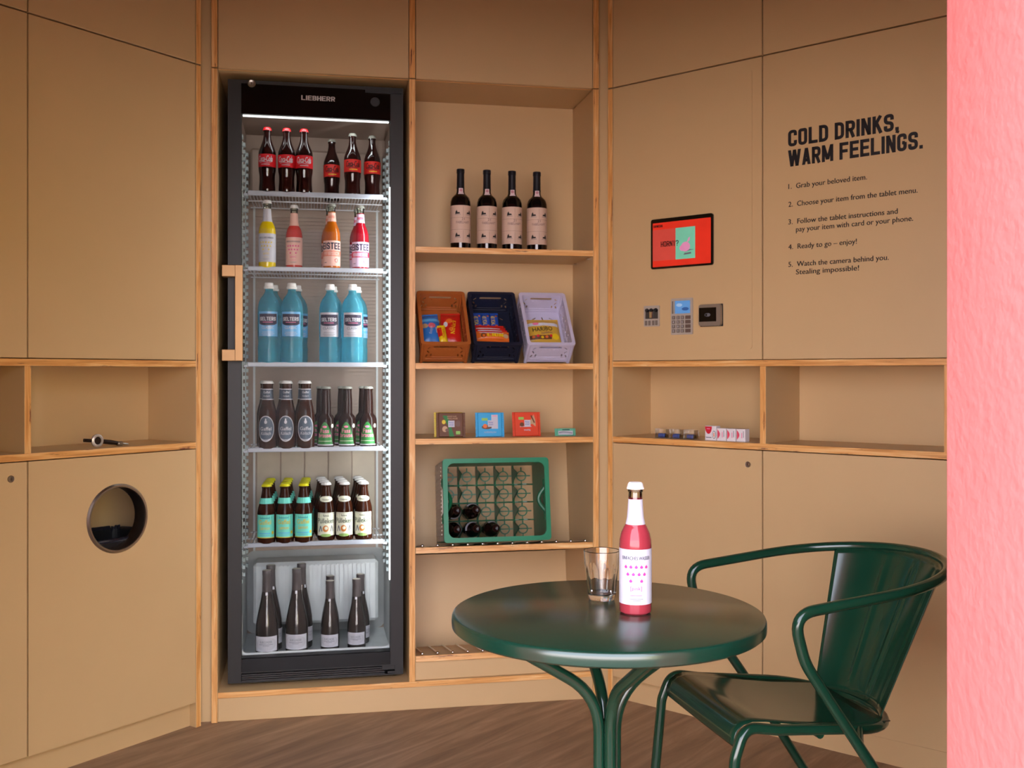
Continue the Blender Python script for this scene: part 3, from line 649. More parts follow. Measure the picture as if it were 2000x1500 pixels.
def cola(dark):
    prof = [(.024, 0), (.0285, .004), (.0295, .012), (.0275, .040), (.0278, .062), (.0305, .078), (.0312, .090), (.0312, .136), (.0305, .148), (.0255, .163), (.0195, .178), (.0150, .192), (.0128, .206), (.0125, .219), (.0142, .2205), (.0142, .226), (.013, .227)]
    t, Rf = bottle('cola_bottle', '', 'bottle', prof, COLA, None, (.225, .0146, .011, CLEARCAP if dark else RCAP))
    for k in range(10):
        pass
    lc = REDD if dark else RED
    d = Decal(); d.rect(-.1, .090, .1, .136, lc, 1, 32); lb = d.build('body_label', t, cyl(Rf, .0312))
    d = Decal(); pm = INK if dark else WHITE
    d.text('Coca-Cola', 0, .109, .021, pm, 3, off=B, shear=.25, wid=.054); d.text('Coca-Cola', .0007, .109, .021, pm, 3, off=B, shear=.25, wid=.054)
    stroke(d, [(-.022, .105), (-.008, .1075), (.010, .1045), (.024, .108)], .0014, pm, 3); stroke(d, [(-.014, .0985), (.016, .0985)], .0024, YINK if dark else WHITE, 3)
    d.build('lettering', lb, cyl(Rf, .0312))
    return t
def water(white):
    prof = [(.033, 0), (.039, .005), (.040, .016), (.0395, .034), (.0405, .052), (.0385, .072), (.040, .092), (.0404, .100), (.0404, .185), (.040, .203), (.0365, .221), (.030, .236), (.021, .248), (.0165, .255), (.0145, .262), (.014, .272)]
    t, Rf = bottle('water_bottle', '', 'bottle', prof, AQUA)
    MB().lathe([(0, .292), (.0135, .292), (.0155, .290), (.016, .279), (.0185, .277), (.0185, .271), (.0145, .269)], 32, WCAP).build('cap', t)
    bl = WHITE if white else BLUEL
    d = Decal(); d.rect(-.038, .097, .038, .186, bl, 1, 16); lb = d.build('body_label', t, cyl(Rf, .0404))
    d = Decal(); d.rect(-.034, .142, .034, .178, NAVY, 2, 14); d.ell(0, .142, .030, .006, NAVY, 2, 14); block(d, 'SELTERS', 0, .153, .0135, WHITE, 4, .058)
    stroke(d, [(-.018, .1475), (.018, .1475)], .0018, PNK, 4); d.text('CLASSIC', 0, .124, .009, SLATE if white else WHITE, 3, wid=.044)
    for z, wd in ((.112, .04), (.106, .046), (.101, .036)): stroke(d, [(-wd / 2, z), (wd / 2, z)], .0012, GREYI if white else WHITE, 3)
    d.build('lettering', lb, cyl(Rf, .0404))
    return t
def koelsch():
    prof = [(.028, 0), (.0318, .004), (.0325, .012), (.0325, .112), (.0318, .126), (.0285, .145), (.0245, .160), (.0215, .174), (.0198, .190), (.0190, .212), (.0180, .226), (.0190, .2275), (.0190, .234), (.018, .235)]
    t, Rf = bottle('beer_bottle', '', 'bottle', prof, BROWNG, None, (.234, .0196, .010, WCAP))
    d = Decal(); d.rect(-.062, .178, .062, .214, SLATE, 1, 16, 3); d.rect(-.062, .176, .062, .1785, SILV, 2, 16); d.rect(-.062, .2125, .062, .215, SILV, 2, 16)
    nl = d.build('neck_label', t, cyl(Rf, .0198))
    d = Decal(); d.text('Gaffel', 0, .199, .008, WHITE, 3, off=B, wid=.024); d.text('Kölsch', 0, .186, .007, WHITE, 3, shear=.2, wid=.022); d.build('lettering', nl, cyl(Rf, .0198))
    d = Decal(); d.ell(0, .072, .031, .0465, SILV, 1, 18); d.ell(0, .072, .0285, .0438, SLATE, 2, 18); lb = d.build('body_label', t, cyl(Rf, .0325))
    d = Decal(); d.text('Gaffel', 0, .066, .0125, WHITE, 4, off=B, wid=.040); d.text('Kölsch', 0, .050, .0115, WHITE, 4, shear=.2, wid=.036)
    d.ell(0, .096, .005, .0065, SILV, 4, 8); d.ell(0, .105, .0025, .004, SILV, 4, 6)
    stroke(d, [(-.016, .036), (-.006, .0315), (.006, .0315), (.016, .036)], .0022, SILV, 4); d.build('lettering', lb, cyl(Rf, .0325))
    return t
def brause():
    prof = [(.027, 0), (.0315, .004), (.0322, .012), (.0322, .092), (.0312, .104), (.0275, .114), (.0215, .120), (.0195, .124), (.0192, .132), (.0185, .170), (.0165, .205), (.0160, .209), (.0172, .2105), (.0172, .215), (.016, .216)]
    t, Rf = bottle('soda_bottle', '', 'bottle', prof, DARKG, None, (.2145, .0178, .0085, CLEARCAP))
    d = Decal(); n = 14; pts = []
    for i in range(n + 1):
        a = -1 + 2 * i / n; top = .012 + .082 * (1 - abs(a) ** 1.7) ** .8; pts += [(a * .031, .012), (a * .031, top)]
    d.put(pts, [(2 * i, 2 * i + 2, 2 * i + 3, 2 * i + 1) for i in range(n)], GRN, 1); d.rect(-.034, .008, .034, .012, SILV, 2, 14); d.ell(.030, .079, .0055, .0075, CREAM, 2, 8)
    lb = d.build('body_label', t, cyl(Rf, .0322))
    d = Decal(); d.text('Fass', 0, .054, .015, PNK, 3, off=B, wid=.030); d.text('brause', 0, .038, .015, PNK, 3, off=B, wid=.046); d.ell(0, .076, .008, .004, PNK, 3, 8); stroke(d, [(-.026, .024), (.026, .024)], .0015, CREAM, 3)
    d.build('lettering', lb, cyl(Rf, .0322))
    return t
def stubby(kind):
    prof = [(.027, 0), (.0315, .004), (.0325, .012), (.0325, .098), (.0318, .112), (.0292, .128), (.0252, .142), (.0225, .152), (.0195, .166), (.0165, .182), (.0152, .196), (.0165, .1975), (.0165, .203), (.0155, .204)]
    y = kind == 'lemon'
    t, Rf = bottle('beer_bottle', '', 'bottle', prof, BROWNG, None, (.2035, .0174, .0095, LIME if y else WCAP))
    d = Decal()
    if y: d.rect(-.075, .143, .075, .163, TURQ, 2, 20, 2)
    else: d.ell(0, .153, .0265, .0105, CREAM, 2, 14)
    nl = d.build('neck_label', t, cyl(lambda z: Rf(z) + .0012, .0225))
    d = Decal(); d.rect(-.038, .021, .038, .104, TURQ if y else CREAM, 1, 16); lb = d.build('body_label', t, cyl(Rf, .0325))
    d = Decal()
    if y:
        d.rect(-.038, .021, .038, .0235, YINK, 2, 14); d.text('Gaffel', 0, .070, .016, YINK, 3, off=B, wid=.046); d.text('Lemon', 0, .051, .013, YINK, 3, off=B, shear=.15, wid=.036)
        stroke(d, [(-.018, .0925), (.018, .0925)], .003, ink('teal_print', (60, 160, 170)), 3); stroke(d, [(-.022, .038), (.022, .038)], .004, ink('sky_print', (96, 190, 224)), 3)
        stroke(d, [(-.018, .031), (.018, .031)], .002, ink('sky_print', (96, 190, 224)), 3); d.ell(.030, .040, .005, .006, YINK, 3, 8)
    else:
        d.text('Veltins', 0, .090, .0075, INK, 3, off=.01, wid=.022); d.text('Pülleken', 0, .066, .018, ink('dark_green_print', (40, 62, 44)), 3, off=B, wid=.064)
        d.ell(-.001, .046, .0105, .012, ink('orange_print', (214, 132, 58)), 3, 12); d.ell(.001, .048, .006, .006, CREAM, 4, 8)
        stroke(d, [(-.026, .034), (-.020, .056), (-.014, .036)], .004, GREYI, 3); stroke(d, [(.018, .036), (.022, .058), (.028, .036)], .0028, GREYI, 3)
        d.ell(0, .022, .020, .0055, ink('leaf_print', (150, 186, 104)), 3, 10); stroke(d, [(-.038, .101), (.038, .101)], .0012, GREYI, 3)
    d.build('lettering', lb, cyl(Rf, .0325))
    if not y:
        d = Decal(); d.text('Pülleken', 0, .148, .006, INK, 4, off=B, wid=.024); d.build('lettering', nl, cyl(lambda z: Rf(z) + .0012, .0225))
    return t
def whitewine(h, r, rn):
    k = h; prof = [(r * .86, 0), (r * .98, .004), (r, .012), (r, .30 * k), (r * .97, .37 * k), (r * .86, .46 * k), (r * .70, .56 * k), (r * .55, .65 * k), (rn * 1.08, .75 * k), (rn, .80 * k)]
    t, Rf = bottle('wine_bottle', '', 'bottle', prof, OLIVG)
    cp = mat('grey_capsule', (84, 76, 76), rough=.45)
    MB().lathe([(rn * 1.09, .745 * k), (rn * 1.05, .80 * k), (rn, .93 * k), (rn * 1.06, .94 * k), (rn * 1.06, .985 * k), (rn * .98, .99 * k)], NB, cp).lathe([(rn * .98, .99 * k), (0, .992 * k)], NB, ink('ivory_cap', (206, 200, 186))).build('capsule', t)
    d = Decal(); d.rect(-r * 1.12, .085 * k, r * 1.12, .255 * k, SILV, 1, 18); d.ell(0, .17 * k, r * .98, .078 * k, WHITE, 2, 16); lb = d.build('body_label', t, cyl(Rf, r))
    d = Decal(); d.text('BURGUNDER', 0, .18 * k, .0085, GREYI, 3, wid=r * 1.05); d.text('trocken', 0, .145 * k, .005, GREYI, 3, wid=r * .55); stroke(d, [(-r * .6, .165 * k), (r * .6, .165 * k)], .0015, GREYI, 3)
    d.build('lettering', lb, cyl(Rf, r))
    d = Decal(); d.rect(-.004, .71 * k, .004, .745 * k, SILV, 2, 2); d.build('seal', t, cyl(Rf, rn * 1.2))
    return t
def redwine():
    prof = [(.033, .001), (.0368, .004), (.0375, .010), (.0375, .170), (.0368, .180), (.0330, .193), (.0255, .202), (.0185, .208), (.0150, .216), (.0140, .232)]
    t, Rf = bottle('wine_bottle', '', 'bottle', prof, WINEG)
    cp = mat('black_capsule', (22, 24, 32), rough=.4)
    MB().lathe([(.0150, .228), (.0142, .234), (.0136, .285), (.0150, .2865), (.0150, .299), (.0140, .301), (0, .3015)], NB, cp).build('capsule', t)
    Rn = interp(prof + [(.0142, .30)])
    d = Decal(); d.rect(-.0085, .206, .0085, .229, ink('pale_seal', (226, 206, 206)), 2, 6, 3); d.ell(0, .221, .0055, .006, ink('seal_print', (190, 130, 140)), 3, 8); d.build('seal', t, cyl(lambda z: Rn(z) + .0006, .016))
    d = Decal(); d.rect(-.062, .026, .062, .163, BEIGEL, 1, 20); lb = d.build('body_label', t, cyl(Rf, .0375))
    d = Decal(); ln = ink('brown_print', (120, 84, 84))
    d.text('21', .006, .108, .009, ln, 3, wid=.011); d.text('FABELHAFT', .006, .096, .009, ln, 3, wid=.052)
    stroke(d, [(.006, .12), (.006, .158)], .0006, ln, 3); stroke(d, [(.006, .03), (.006, .07)], .0006, ln, 3)
    for z in (.118, .074): stroke(d, [(-.05, z), (-.025, z), (0, z), (.025, z), (.05, z)], .0006, ln, 3)
    for cx, cz, k in ((-.014, .128, 1), (.028, .128, -1), (-.014, .045, 1), (.028, .045, -1)):
        stroke(d, [(cx - .011, cz), (cx + .011, cz)], .0014, GREYI, 3)
        d.poly([(cx - .010 * k, cz + .002), (cx - .002 * k, cz + .003), (cx + .009 * k, cz + .004), (cx + .006 * k, cz + .010), (cx, cz + .009), (cx - .004 * k, cz + .018), (cx - .008 * k, cz + .012)], INK, 3)
    d.build('lettering', lb, cyl(Rf, .0375))
    return t

PROTO = {}
def put(kind, make, label, px, y, z, group, rz=0.0):
    """px: column of the bottle on a plane y behind the cabinet front"""
    if kind not in PROTO:
        t = make(); PROTO[kind] = tree(t)
    else: t = dup(PROTO[kind])
    t.location = C.w(C.u(px, y), y, z); t.rotation_euler = (0, 0, rz + C.a * .4); t['label'] = label; t['group'] = group
    return t
ORD = ['first', 'second', 'third', 'fourth']
Y0 = 0.155
S = [z + .0002 for z in SH]
for i, px in enumerate((522, 560, 594)):
    put('cola', lambda: cola(False), 'red-capped cola bottle with white script label, %s from left on the top fridge shelf' % ORD[i], px, Y0, S[0], 'cola bottles with red caps', rad(-6 + 6 * i))
for i, (px, yy) in enumerate(((648, .30), (688.5, .19), (727, .215))):
    put('zero', lambda: cola(True), 'dark-printed red label cola bottle, %s of three on the top fridge shelf' % ORD[i], px, yy, S[0], 'dark printed cola bottles', rad(8))
put('lemony', lambda: lemonade(YEL, YINK, '[gelb]'), 'yellow lemonade bottle with white labels, leftmost on the second fridge shelf', 522, Y0, S[1], 'lemonade bottles in the fridge')
put('lemonp', lambda: lemonade(RED2, HOT, '[pink]', PEACH), 'salmon pink lemonade bottle right of the yellow one in the fridge', 574.5, .245, S[1], 'lemonade bottles in the fridge')
put('teap', lambda: eistee(AMB, PEACH, PEACHD, 'PFIRSICH'), 'amber peach ice tea bottle at the front of the second fridge shelf', 648, .17, S[1], 'ice tea bottles', rad(3))
put('teah', lambda: eistee(CRIM, LILA, RASP, 'HIMBEERE'), 'crimson raspberry ice tea bottle, rightmost at front of the second fridge shelf', 704, .19, S[1], 'ice tea bottles', rad(3))
put('teap', None, 'amber peach ice tea bottle half hidden behind the front amber one', 644, .25, S[1], 'ice tea bottles', rad(-20))
put('teah', None, 'crimson ice tea bottle half hidden behind the front crimson one', 699, .265, S[1], 'ice tea bottles', rad(-25))
for i, px in enumerate((525.5, 570)): put('waterb', lambda: water(False), 'aqua water bottle with see-through blue label, %s from left on the third fridge shelf' % ORD[i], px, Y0 + .01, S[2], 'aqua water bottles', rad(2))
for i, px in enumerate((645, 688.5)): put('waterw', lambda: water(True), 'aqua water bottle with white label, %s on the third fridge shelf' % ('third from left' if i == 0 else 'rightmost'), px, .185 - .01 * i, S[2], 'aqua water bottles', rad(-2 + 9 * i))
for i, px in enumerate((535, 580)): put('waterb', None, 'aqua water bottle standing behind the %s front bottle with a blue label' % ORD[i], px, .265, S[2], 'aqua water bottles', rad(30))
for i, px in enumerate((650, 697)): put('waterb', None, 'aqua water bottle standing behind the %s front bottle with a white label' % ORD[i], px, .285, S[2], 'aqua water bottles', rad(60))
for i, px in enumerate((523, 560, 597)):
    put('koelsch', koelsch, 'brown beer bottle with oval slate label, %s from left on the fourth fridge shelf' % ORD[i], px, Y0, S[3], 'beer bottles with oval labels', rad(-4 + 5 * i))
    put('koelsch', None, 'brown beer bottle standing behind the %s oval-labelled front bottle' % ORD[i], px - 4, Y0 + .085, S[3], 'beer bottles with oval labels', rad(20 + 9 * i))
for i, px in enumerate((636.5, 678, 719)):
    put('brause', brause, 'dark soda bottle with green and pink label, %s of three, front row' % ORD[i], px, .175, S[3], 'soda bottles with green labels', rad(-2))
    put('brause', None, 'dark soda bottle standing behind the %s green-labelled front bottle' % ORD[i], px - 9, .26, S[3], 'soda bottles with green labels', rad(-25))
for i, px in enumerate((520.5, 556.5, 593)):
    for k in range(4): put('lemon', lambda: stubby('lemon'), 'yellow-capped beer bottle with turquoise label, %s in the %s file from left' % (['foremost', 'second', 'third', 'rearmost'][k], ORD[i]), px + k * (2.8 - .6 * i), Y0 + k * .068, S[4], 'yellow capped beer bottles', rad(-3 + 3 * i + k * 17))
for i, px in enumerate((637, 673, 710)):
    for k in range(4): put('pull', lambda: stubby('pull'), 'white-capped beer bottle with cream label, %s in the %s cream-labelled file from left' % (['foremost', 'second', 'third', 'rearmost'][k], ORD[i]), px - k * (3.3 + .35 * i), .175 + k * .068, S[4], 'white capped beer bottles', rad(4 - 4 * i + k * 21))
FZ = LZ0 + .0035
put('winel', lambda: whitewine(.315, .0405, .0158), 'large white wine bottle at far left of the fridge floor, front row', 521.5, .155, FZ, 'white wine bottles', rad(4))
put('winel', None, 'large white wine bottle, second from left on the fridge floor, front row', 579.5, .165, FZ, 'white wine bottles', rad(2))
put('winel', None, 'large white wine bottle behind the leftmost one on the fridge floor', 529, .255, FZ, 'white wine bottles', rad(40))
put('winel', None, 'large white wine bottle behind the second one on the fridge floor', 589, .265, FZ, 'white wine bottles', rad(52))
put('wines', lambda: whitewine(.262, .0342, .0150), 'small white wine bottle, third from left on the fridge floor, front row', 644.5, .185, FZ, 'white wine bottles', rad(0))
put('wines', None, 'small white wine bottle at far right of the fridge floor, front row', 696.5, .20, FZ, 'white wine bottles', rad(-3))
put('wines', None, 'small white wine bottle behind the third one on the fridge floor', 645, .275, FZ, 'white wine bottles', rad(170))
put('wines', None, 'small white wine bottle behind the rightmost one on the fridge floor', 704, .29, FZ, 'white wine bottles', rad(48))
for i, px in enumerate((899.5, 951, 1000, 1048.5)):
    put('red', redwine, 'black red-wine bottle with beige picture label, %s from left on the topmost open shelf' % ORD[i], px, .10, 1.6541, 'red wine bottles on the top shelf', rad((4, 1, 3, -2)[i]))

# ================================================================== baskets
def basket(label, px, m, dark):
    W_, D_, H2 = 0.176, 0.262, 0.108
    t = thing('storage_basket', label, 'basket', C.w(C.u(px, .095) - .0, .097, 1.2385), (rad(50), 0, C.a), 'folding baskets on the second shelf')
    t.location = C.w(C.u(px, .05), .097, 1.2385)
    hw = W_ / 2
    slits = []
    for i in range(4):
        for j in range(5):
            x = (i - 1.5) * .034 + (.006 if j % 2 else -.004); y = .035 + j * .046; a = (0.25, -.9, 0.1, .9)[(i + j) % 4]
            c, s_ = cos(a), sin(a); l, wd = .0095, .0023
            slits.append([(x + dx * c - dy * s_, y + dx * s_ + dy * c) for dx, dy in ((-wd, -l), (wd, -l), (wd, l), (-wd, l))])
    MB().plate(rect(-hw + .006, hw - .006, .004, D_ - .004), slits, .003, m, lambda a, b_, d: (a, b_, .006 + d)).build('basket_floor', t)
    def end(y, name):
        hs = [rrect(-.042, .042, H2 - .030, H2 - .019, .004, 3)]
        for sx in (-1, 1):
            for k, (dx, z, a) in enumerate(((.059, .078, .8), (.061, .058, -.6), (.050, .040, .1), (.066, .037, .4))):
                c, s_ = cos(a * sx), sin(a * sx); l, wd = .0070, .0026
                hs.append([(sx * dx + p * c - r_ * s_, z + p * s_ + r_ * c) for p, r_ in ((-wd, -l), (wd, -l), (wd, l), (-wd, l))])
        for k in range(5): x = (k - 2) * .015; hs.append(rect(x - .004, x + .004, H2 - .037, H2 - .0345))
        q = MB().plate(rect(-hw + .010, hw - .010, .004, H2 - .004), hs, .003, m, lambda a, z, d: (a, y - .0015 + d, z))
        q.cbox(-hw + .02, hw - .02, y - .0035, y + .0035, .017, .022, m, .001).cbox(-.046, .046, y - .0035, y + .0035, .030, .0325, m, .0008)
        q.build(name, t)
    end(.006, 'end_wall'); end(D_ - .006, 'end_wall')
    for sx in (-1, 1):
        hs = []
        for k in range(6):
            y = .042 + k * .036
            for z, a in ((.030, .5), (.052, -.5), (.074, .5)):
                c, s_ = cos(a if k % 2 else -a), sin(a if k % 2 else -a); l, wd = .0085, .0035
                hs.append([(y + p * c - r_ * s_, z + p * s_ + r_ * c) for p, r_ in ((-wd, -l), (wd, -l), (wd, l), (-wd, l))])
        x = sx * (hw - .005)
        MB().plate(rect(.010, D_ - .010, .004, H2 - .004), hs, .003, m, lambda a, z, d: (x - .0015 + d, a, z)).cbox(x - .003, x + .003, .02, D_ - .02, .040, .0425, m, .0008).build('side_wall', t)
    q = MB()
    q.plate(rrect(-hw - .003, hw + .003, -.003, D_ + .003, .012, 4), [rrect(-hw + .009, hw - .009, .010, D_ - .010, .006, 4)], .009, m, lambda a, b_, d: (a, b_, H2 - .009 + d)); q.build('rim', t)
    q = MB()
    for sx in (-1, 1):
        for y in (.007, D_ - .007): MB().tube([(sx * (hw - .006), y, 0.0), (sx * (hw - .006), y, H2 - .004)], .0075, m, 8).ball((sx * (hw - .004), y - .004 if y < .1 else y + .004, .052), .0045, m, 8, 4).build('corner_post', t)
    q = MB()
    for sx in (-1, 1):
        for y in (.02, D_ - .03): MB().cbox(sx * .055 - .008, sx * .055 + .008, y, y + .012, -.0003, .006, dark, .001).build('foot', t)
    bpy.context.view_layer.update()
    return t
BROWNP = mat('caramel_plastic', (176, 98, 44), rough=.45); NAVYP = mat('navy_plastic', (30, 34, 52), rough=.42); LILP = mat('lilac_plastic', (206, 200, 222), rough=.45)
k1 = basket('caramel brown folding basket holding blue and red snack packs', 869, BROWNP, BLACK)
k2 = basket('navy blue folding basket holding blue and red chocolate bars', 971, NAVYP, BLACK)
k3 = basket('pale lilac folding basket holding one gold sweets bag', 1073.5, LILP, BLACK)
def place(t, base, loc, rot): t.matrix_world = base.matrix_world @ Matrix.Translation(loc) @ Euler(rot).to_matrix().to_4x4(); return t
def pillow(W_, H2, T, m, endm=None):
    """soft foil pack lying in the x-y plane, face up; returns the body and the map of its face"""
    def zf(a, c): return T * (max(0, 1 - abs(a) ** 2.6) ** .6) * (max(0, 1 - abs(c) ** 3.2) ** .6) * (1 + .05 * sin(9 * a + 3 * c) + .04 * sin(13 * c))
    q = MB(); nx, ny = 14, 10
    q.grid(lambda i, j: ((i * 2 - 1) * W_ / 2, (j * 2 - 1) * H2 / 2, .0008 + zf(i * 2 - 1, j * 2 - 1)), nx, ny, m)
    q.grid(lambda i, j: ((i * 2 - 1) * W_ / 2, (j * 2 - 1) * H2 / 2, -.3 * zf(i * 2 - 1, j * 2 - 1)), nx, ny, m)
    for k in range(16):
        x0 = -W_ / 2 + W_ * k / 16
    q.box(-W_ / 2, W_ / 2, -H2 / 2 - .006, -H2 / 2 + .002, -.0003, .0010, endm or m).box(-W_ / 2, W_ / 2, H2 / 2 - .002, H2 / 2 + .006, -.0003, .0010, endm or m)
    return q, (lambda a, c, l: (a, c, .0013 + l + zf(max(-1, min(1, 2 * a / W_)), max(-1, min(1, 2 * c / H2)))))
FB = mat('blue_foil', (52, 120, 196), rough=.3, bump=.2); FBL = mat('light_blue_foil', (96, 178, 226), rough=.3); FR_ = mat('red_foil', (204, 36, 26), rough=.28, bump=.2); FY = mat('yellow_foil', (238, 202, 26), rough=.3)
FG_ = mat('gold_foil', (216, 172, 62), rough=.32, bump=.2); DKB = mat('royal_blue_foil', (44, 84, 180), rough=.3); ORG = mat('orange_foil', (228, 112, 40), rough=.3); BRN = mat('brown_foil', (108, 66, 36), rough=.35)
def pack(name, label, base, loc, rot, W_, H2, T, m, art, group=None, cat='snack'):
    t = thing(name, label, cat, (0, 0, 0), 0, group); q, fn = pillow(W_, H2, T, m); bd = q.build('wrapper', t)
    d = Decal(); art(d); d.build('printed_front', bd, fn, .0004); place(t, base, loc, rot); return t
def art_knop(d):
    d.rect(-.040, .024, .040, .036, FBL, 1, 8, 3); d.ell(.006, .004, .014, .012, ink('rose_print', (214, 96, 110)), 2, 8); d.text('Knoppers', .004, -.018, .011, WHITE, 3, off=B, wid=.034, rot=rad(78)); d.ell(-.020, .004, .012, .010, ink('tan_print', (196, 160, 120)), 2, 8); d.rect(.018, -.03, .024, -.004, WHITE, 2, 2, 3)
pack('wafer_pack', 'blue wafer pack lying at left in the caramel brown basket', k1, (-.040, .150, .022), (rad(4), 0, rad(5)), .076, .125, .016, FB, art_knop)
def art_nic(d):
    d.ell(-.006, .026, .013, .011, ORG, 1, 8); d.ell(-.020, .010, .008, .013, SILV, 2, 8); d.text('NicNac\'s', .016, -.004, .016, FY, 3, off=B, shear=.1, wid=.062, rot=rad(84)); d.ell(0, -.012, .008, .009, ORG, 2, 8)
pack('nut_pack', 'red nut pack with yellow lettering at right in the caramel brown basket', k1, (.038, .148, .024), (rad(5), rad(-4), rad(-3)), .074, .135, .017, FR_, art_nic, 'red nut packs')
pack('nut_pack', 'red and yellow nut pack wedged at front of the caramel brown basket', k1, (.000, .095, .050), (rad(10), 0, rad(6)), .030, .070, .010, FY, lambda d: (d.rect(-.017, -.01, -.002, .028, FR_, 1, 3, 4), d.text('NicNac\'s', .006, 0, .009, FR_, 2, off=B, shear=.1, wid=.036, rot=rad(86))), 'red nut packs')
def art_pick(d):
    d.text('PiCK UP!', -.001, .014, .014, FY, 3, off=B, wid=.042, rot=rad(90)); d.ell(.004, -.020, .006, .009, ORG, 2, 8); d.ell(.006, .034, .004, .005, ORG, 2, 6)
for i in range(3): pack('biscuit_bar', 'royal blue biscuit bar standing in the navy basket, %s from left' % ORD[i], k2, (-.046 + i * .032, .178, .020), (rad(2), 0, rad(1 - i)), .031, .100, .010, DKB, art_pick, 'blue biscuit bars')
for i in range(4):
    art = (lambda d: (block(d, 'LION', .008, -.006, .015, FY, 3, .060), d.ell(-.036, 0, .010, .010, BRN, 2, 8), d.ell(.048, -.001, .010, .009, ink('tan_print', (196, 160, 120)), 2, 8))) if i == 0 else (lambda d: d.rect(-.05, -.002, .05, .002, WHITE, 1, 8, 1))
    pack('chocolate_bar', 'red and orange caramel chocolate bar %s in the navy basket' % ['lying frontmost', 'second from front', 'third from front', 'fourth from front'][i], k2, (-.006 - .004 * i, .083 + i * .016, .055 - i * .0055), (rad(10), 0, rad(-2)), .122, .030 if i == 0 else .028, .011, ORG if i == 0 else FR_, art, 'red chocolate bars')
def art_har(d):
    d.rect(-.062, .016, .062, .030, SILV, 1, 10, 2); d.ell(-.026, .026, .012, .006, PNK, 2, 8); d.text('HARIBO', -.002, -.008, .017, INK, 4, off=B, wid=.078, rot=rad(5)); d.text('Goldbären', .012, -.021, .009, ink('brown_print', (120, 84, 84)), 4, off=.01, shear=.2, wid=.044, rot=rad(5))
    d.rect(-.058, -.042, .030, -.026, BRN, 2, 8, 2); d.ell(.046, -.030, .014, .012, FY, 3, 8)
    for i in range(6): d.ell(-.040 + i * .017, -.032 + .003 * sin(i * 2), .006, .005, (ORG, RED, FY)[i % 3], 3, 6)
pack('sweets_bag', 'gold bag of gummy sweets lying in the pale lilac basket', k3, (-.004, .132, .026), (rad(8), 0, rad(1)), .138, .105, .024, FG_, art_har)

# ================================================================== chocolate shelf
def slab(name, label, px, y, m, art, wd=.106, ht=.091, th=.011, tilt=-12, rz=0, group='square chocolate bars'):
    t = thing(name, label, 'chocolate', C.w(C.u(px, y), y, .9683), (rad(tilt), 0, C.a + rad(rz)), group)
    q = MB().cbox(-wd / 2 + .008, wd / 2 - .008, 0, th, .001, ht, m, .002)
    for sx in (-1, 1):
        n = 12
        for k in range(n):
            z0 = ht * k / n; q.box(min(sx * (wd / 2 - .009), sx * wd / 2), max(sx * (wd / 2 - .009), sx * wd / 2), th * .35 - (.0008 if k % 2 else 0), th * .6, z0 + .0005, z0 + ht / n, m)
    bd = q.build('wrapper', t); d = Decal(); art(d)
    d.build('printed_front', bd, flat(-.0001)); return t
def logo(d, x=0, z=.048):
    d.rect(x - .0115, z - .011, x + .0115, z + .013, WHITE, 3, 1); d.text('Ritter', x, z + .003, .006, ink('blue_print', (60, 80, 170)), 4, off=B, wid=.017); d.text('SPORT', x, z - .006, .0055, ink('blue_print', (60, 80, 170)), 4, off=B, wid=.017)
LGR = ink('lime_print', (150, 200, 90)); TAN = ink('tan_print', (196, 160, 120)); CHB = mat('chocolate_brown_foil', (104, 58, 18), rough=.5); CYN = mat('cyan_foil', (44, 166, 220), rough=.35); ORR = mat('orange_red_foil', (226, 72, 34), rough=.35)
def art_b(d):
    d.poly([(-.030, .080), (-.012, .080), (.012, .002), (-.006, .002), (-.010, .040)], GRN, 1); d.text('GANZE NUSS', .004, .074, .0052, TAN, 2, wid=.034); d.text('VOLL-NUSS', .006, .066, .0058, TAN, 2, off=.01, wid=.038); d.ell(-.026, .056, .007, .008, YINK, 2, 8); d.ell(-.022, .030, .010, .011, TAN, 2, 8); d.ell(-.014, .026, .007, .006, BRN, 3, 8); d.ell(.026, .050, .009, .012, BRN, 2, 8); d.rect(.018, .010, .034, .022, LGR, 2, 1); logo(d, .002)
slab('chocolate_bar', 'yellow chocolate bar hidden edge-on behind the brown square bar', 876.5, .094, mat('yellow_choc_foil', (222, 190, 30), rough=.35), lambda d: d.rect(-.03, .01, .03, .08, FY, 1, 1), tilt=-10, rz=-1)
slab('chocolate_bar', 'brown and green square chocolate bar, leftmost on the third open shelf', 881, .066, CHB, art_b, rz=-3)
def art_c(d):
    d.rect(.006, .030, .030, .082, WHITE, 1, 1); d.rect(-.030, .060, -.008, .070, LGR, 2, 1); d.ell(-.012, .036, .019, .008, BRN, 2, 8); d.ell(-.018, .040, .008, .008, ORG, 3, 8); d.rect(.010, .076, .026, .079, PNK, 2, 1); d.text('ALPENMILCH', 0, .014, .006, WHITE, 2, wid=.044); logo(d, .004)
slab('chocolate_bar', 'sky blue square chocolate bar in the middle of the third open shelf', 957.5, .060, CYN, art_c, rz=-2)
def art_w(d):
    d.poly([(.004, .040), (.028, .082), (.034, .060), (.034, .036), (.022, .046)], TAN, 1); d.rect(-.030, .062, -.010, .072, LGR, 2, 1); d.ell(-.018, .044, .008, .008, BRN, 2, 8); stroke(d, [(-.026, .036), (.018, .036)], .002, WHITE, 2); stroke(d, [(.018, .078), (.030, .050)], .005, BRN, 2); d.text('WAFFEL', .002, .020, .0065, WHITE, 2, off=.01, wid=.026); logo(d, .003)
slab('chocolate_bar', 'orange red square chocolate bar, third from left on the third open shelf', 1029.5, .072, ORR, art_w, rz=0)
MINT = mat('mint_foil', (112, 196, 160), rough=.35)
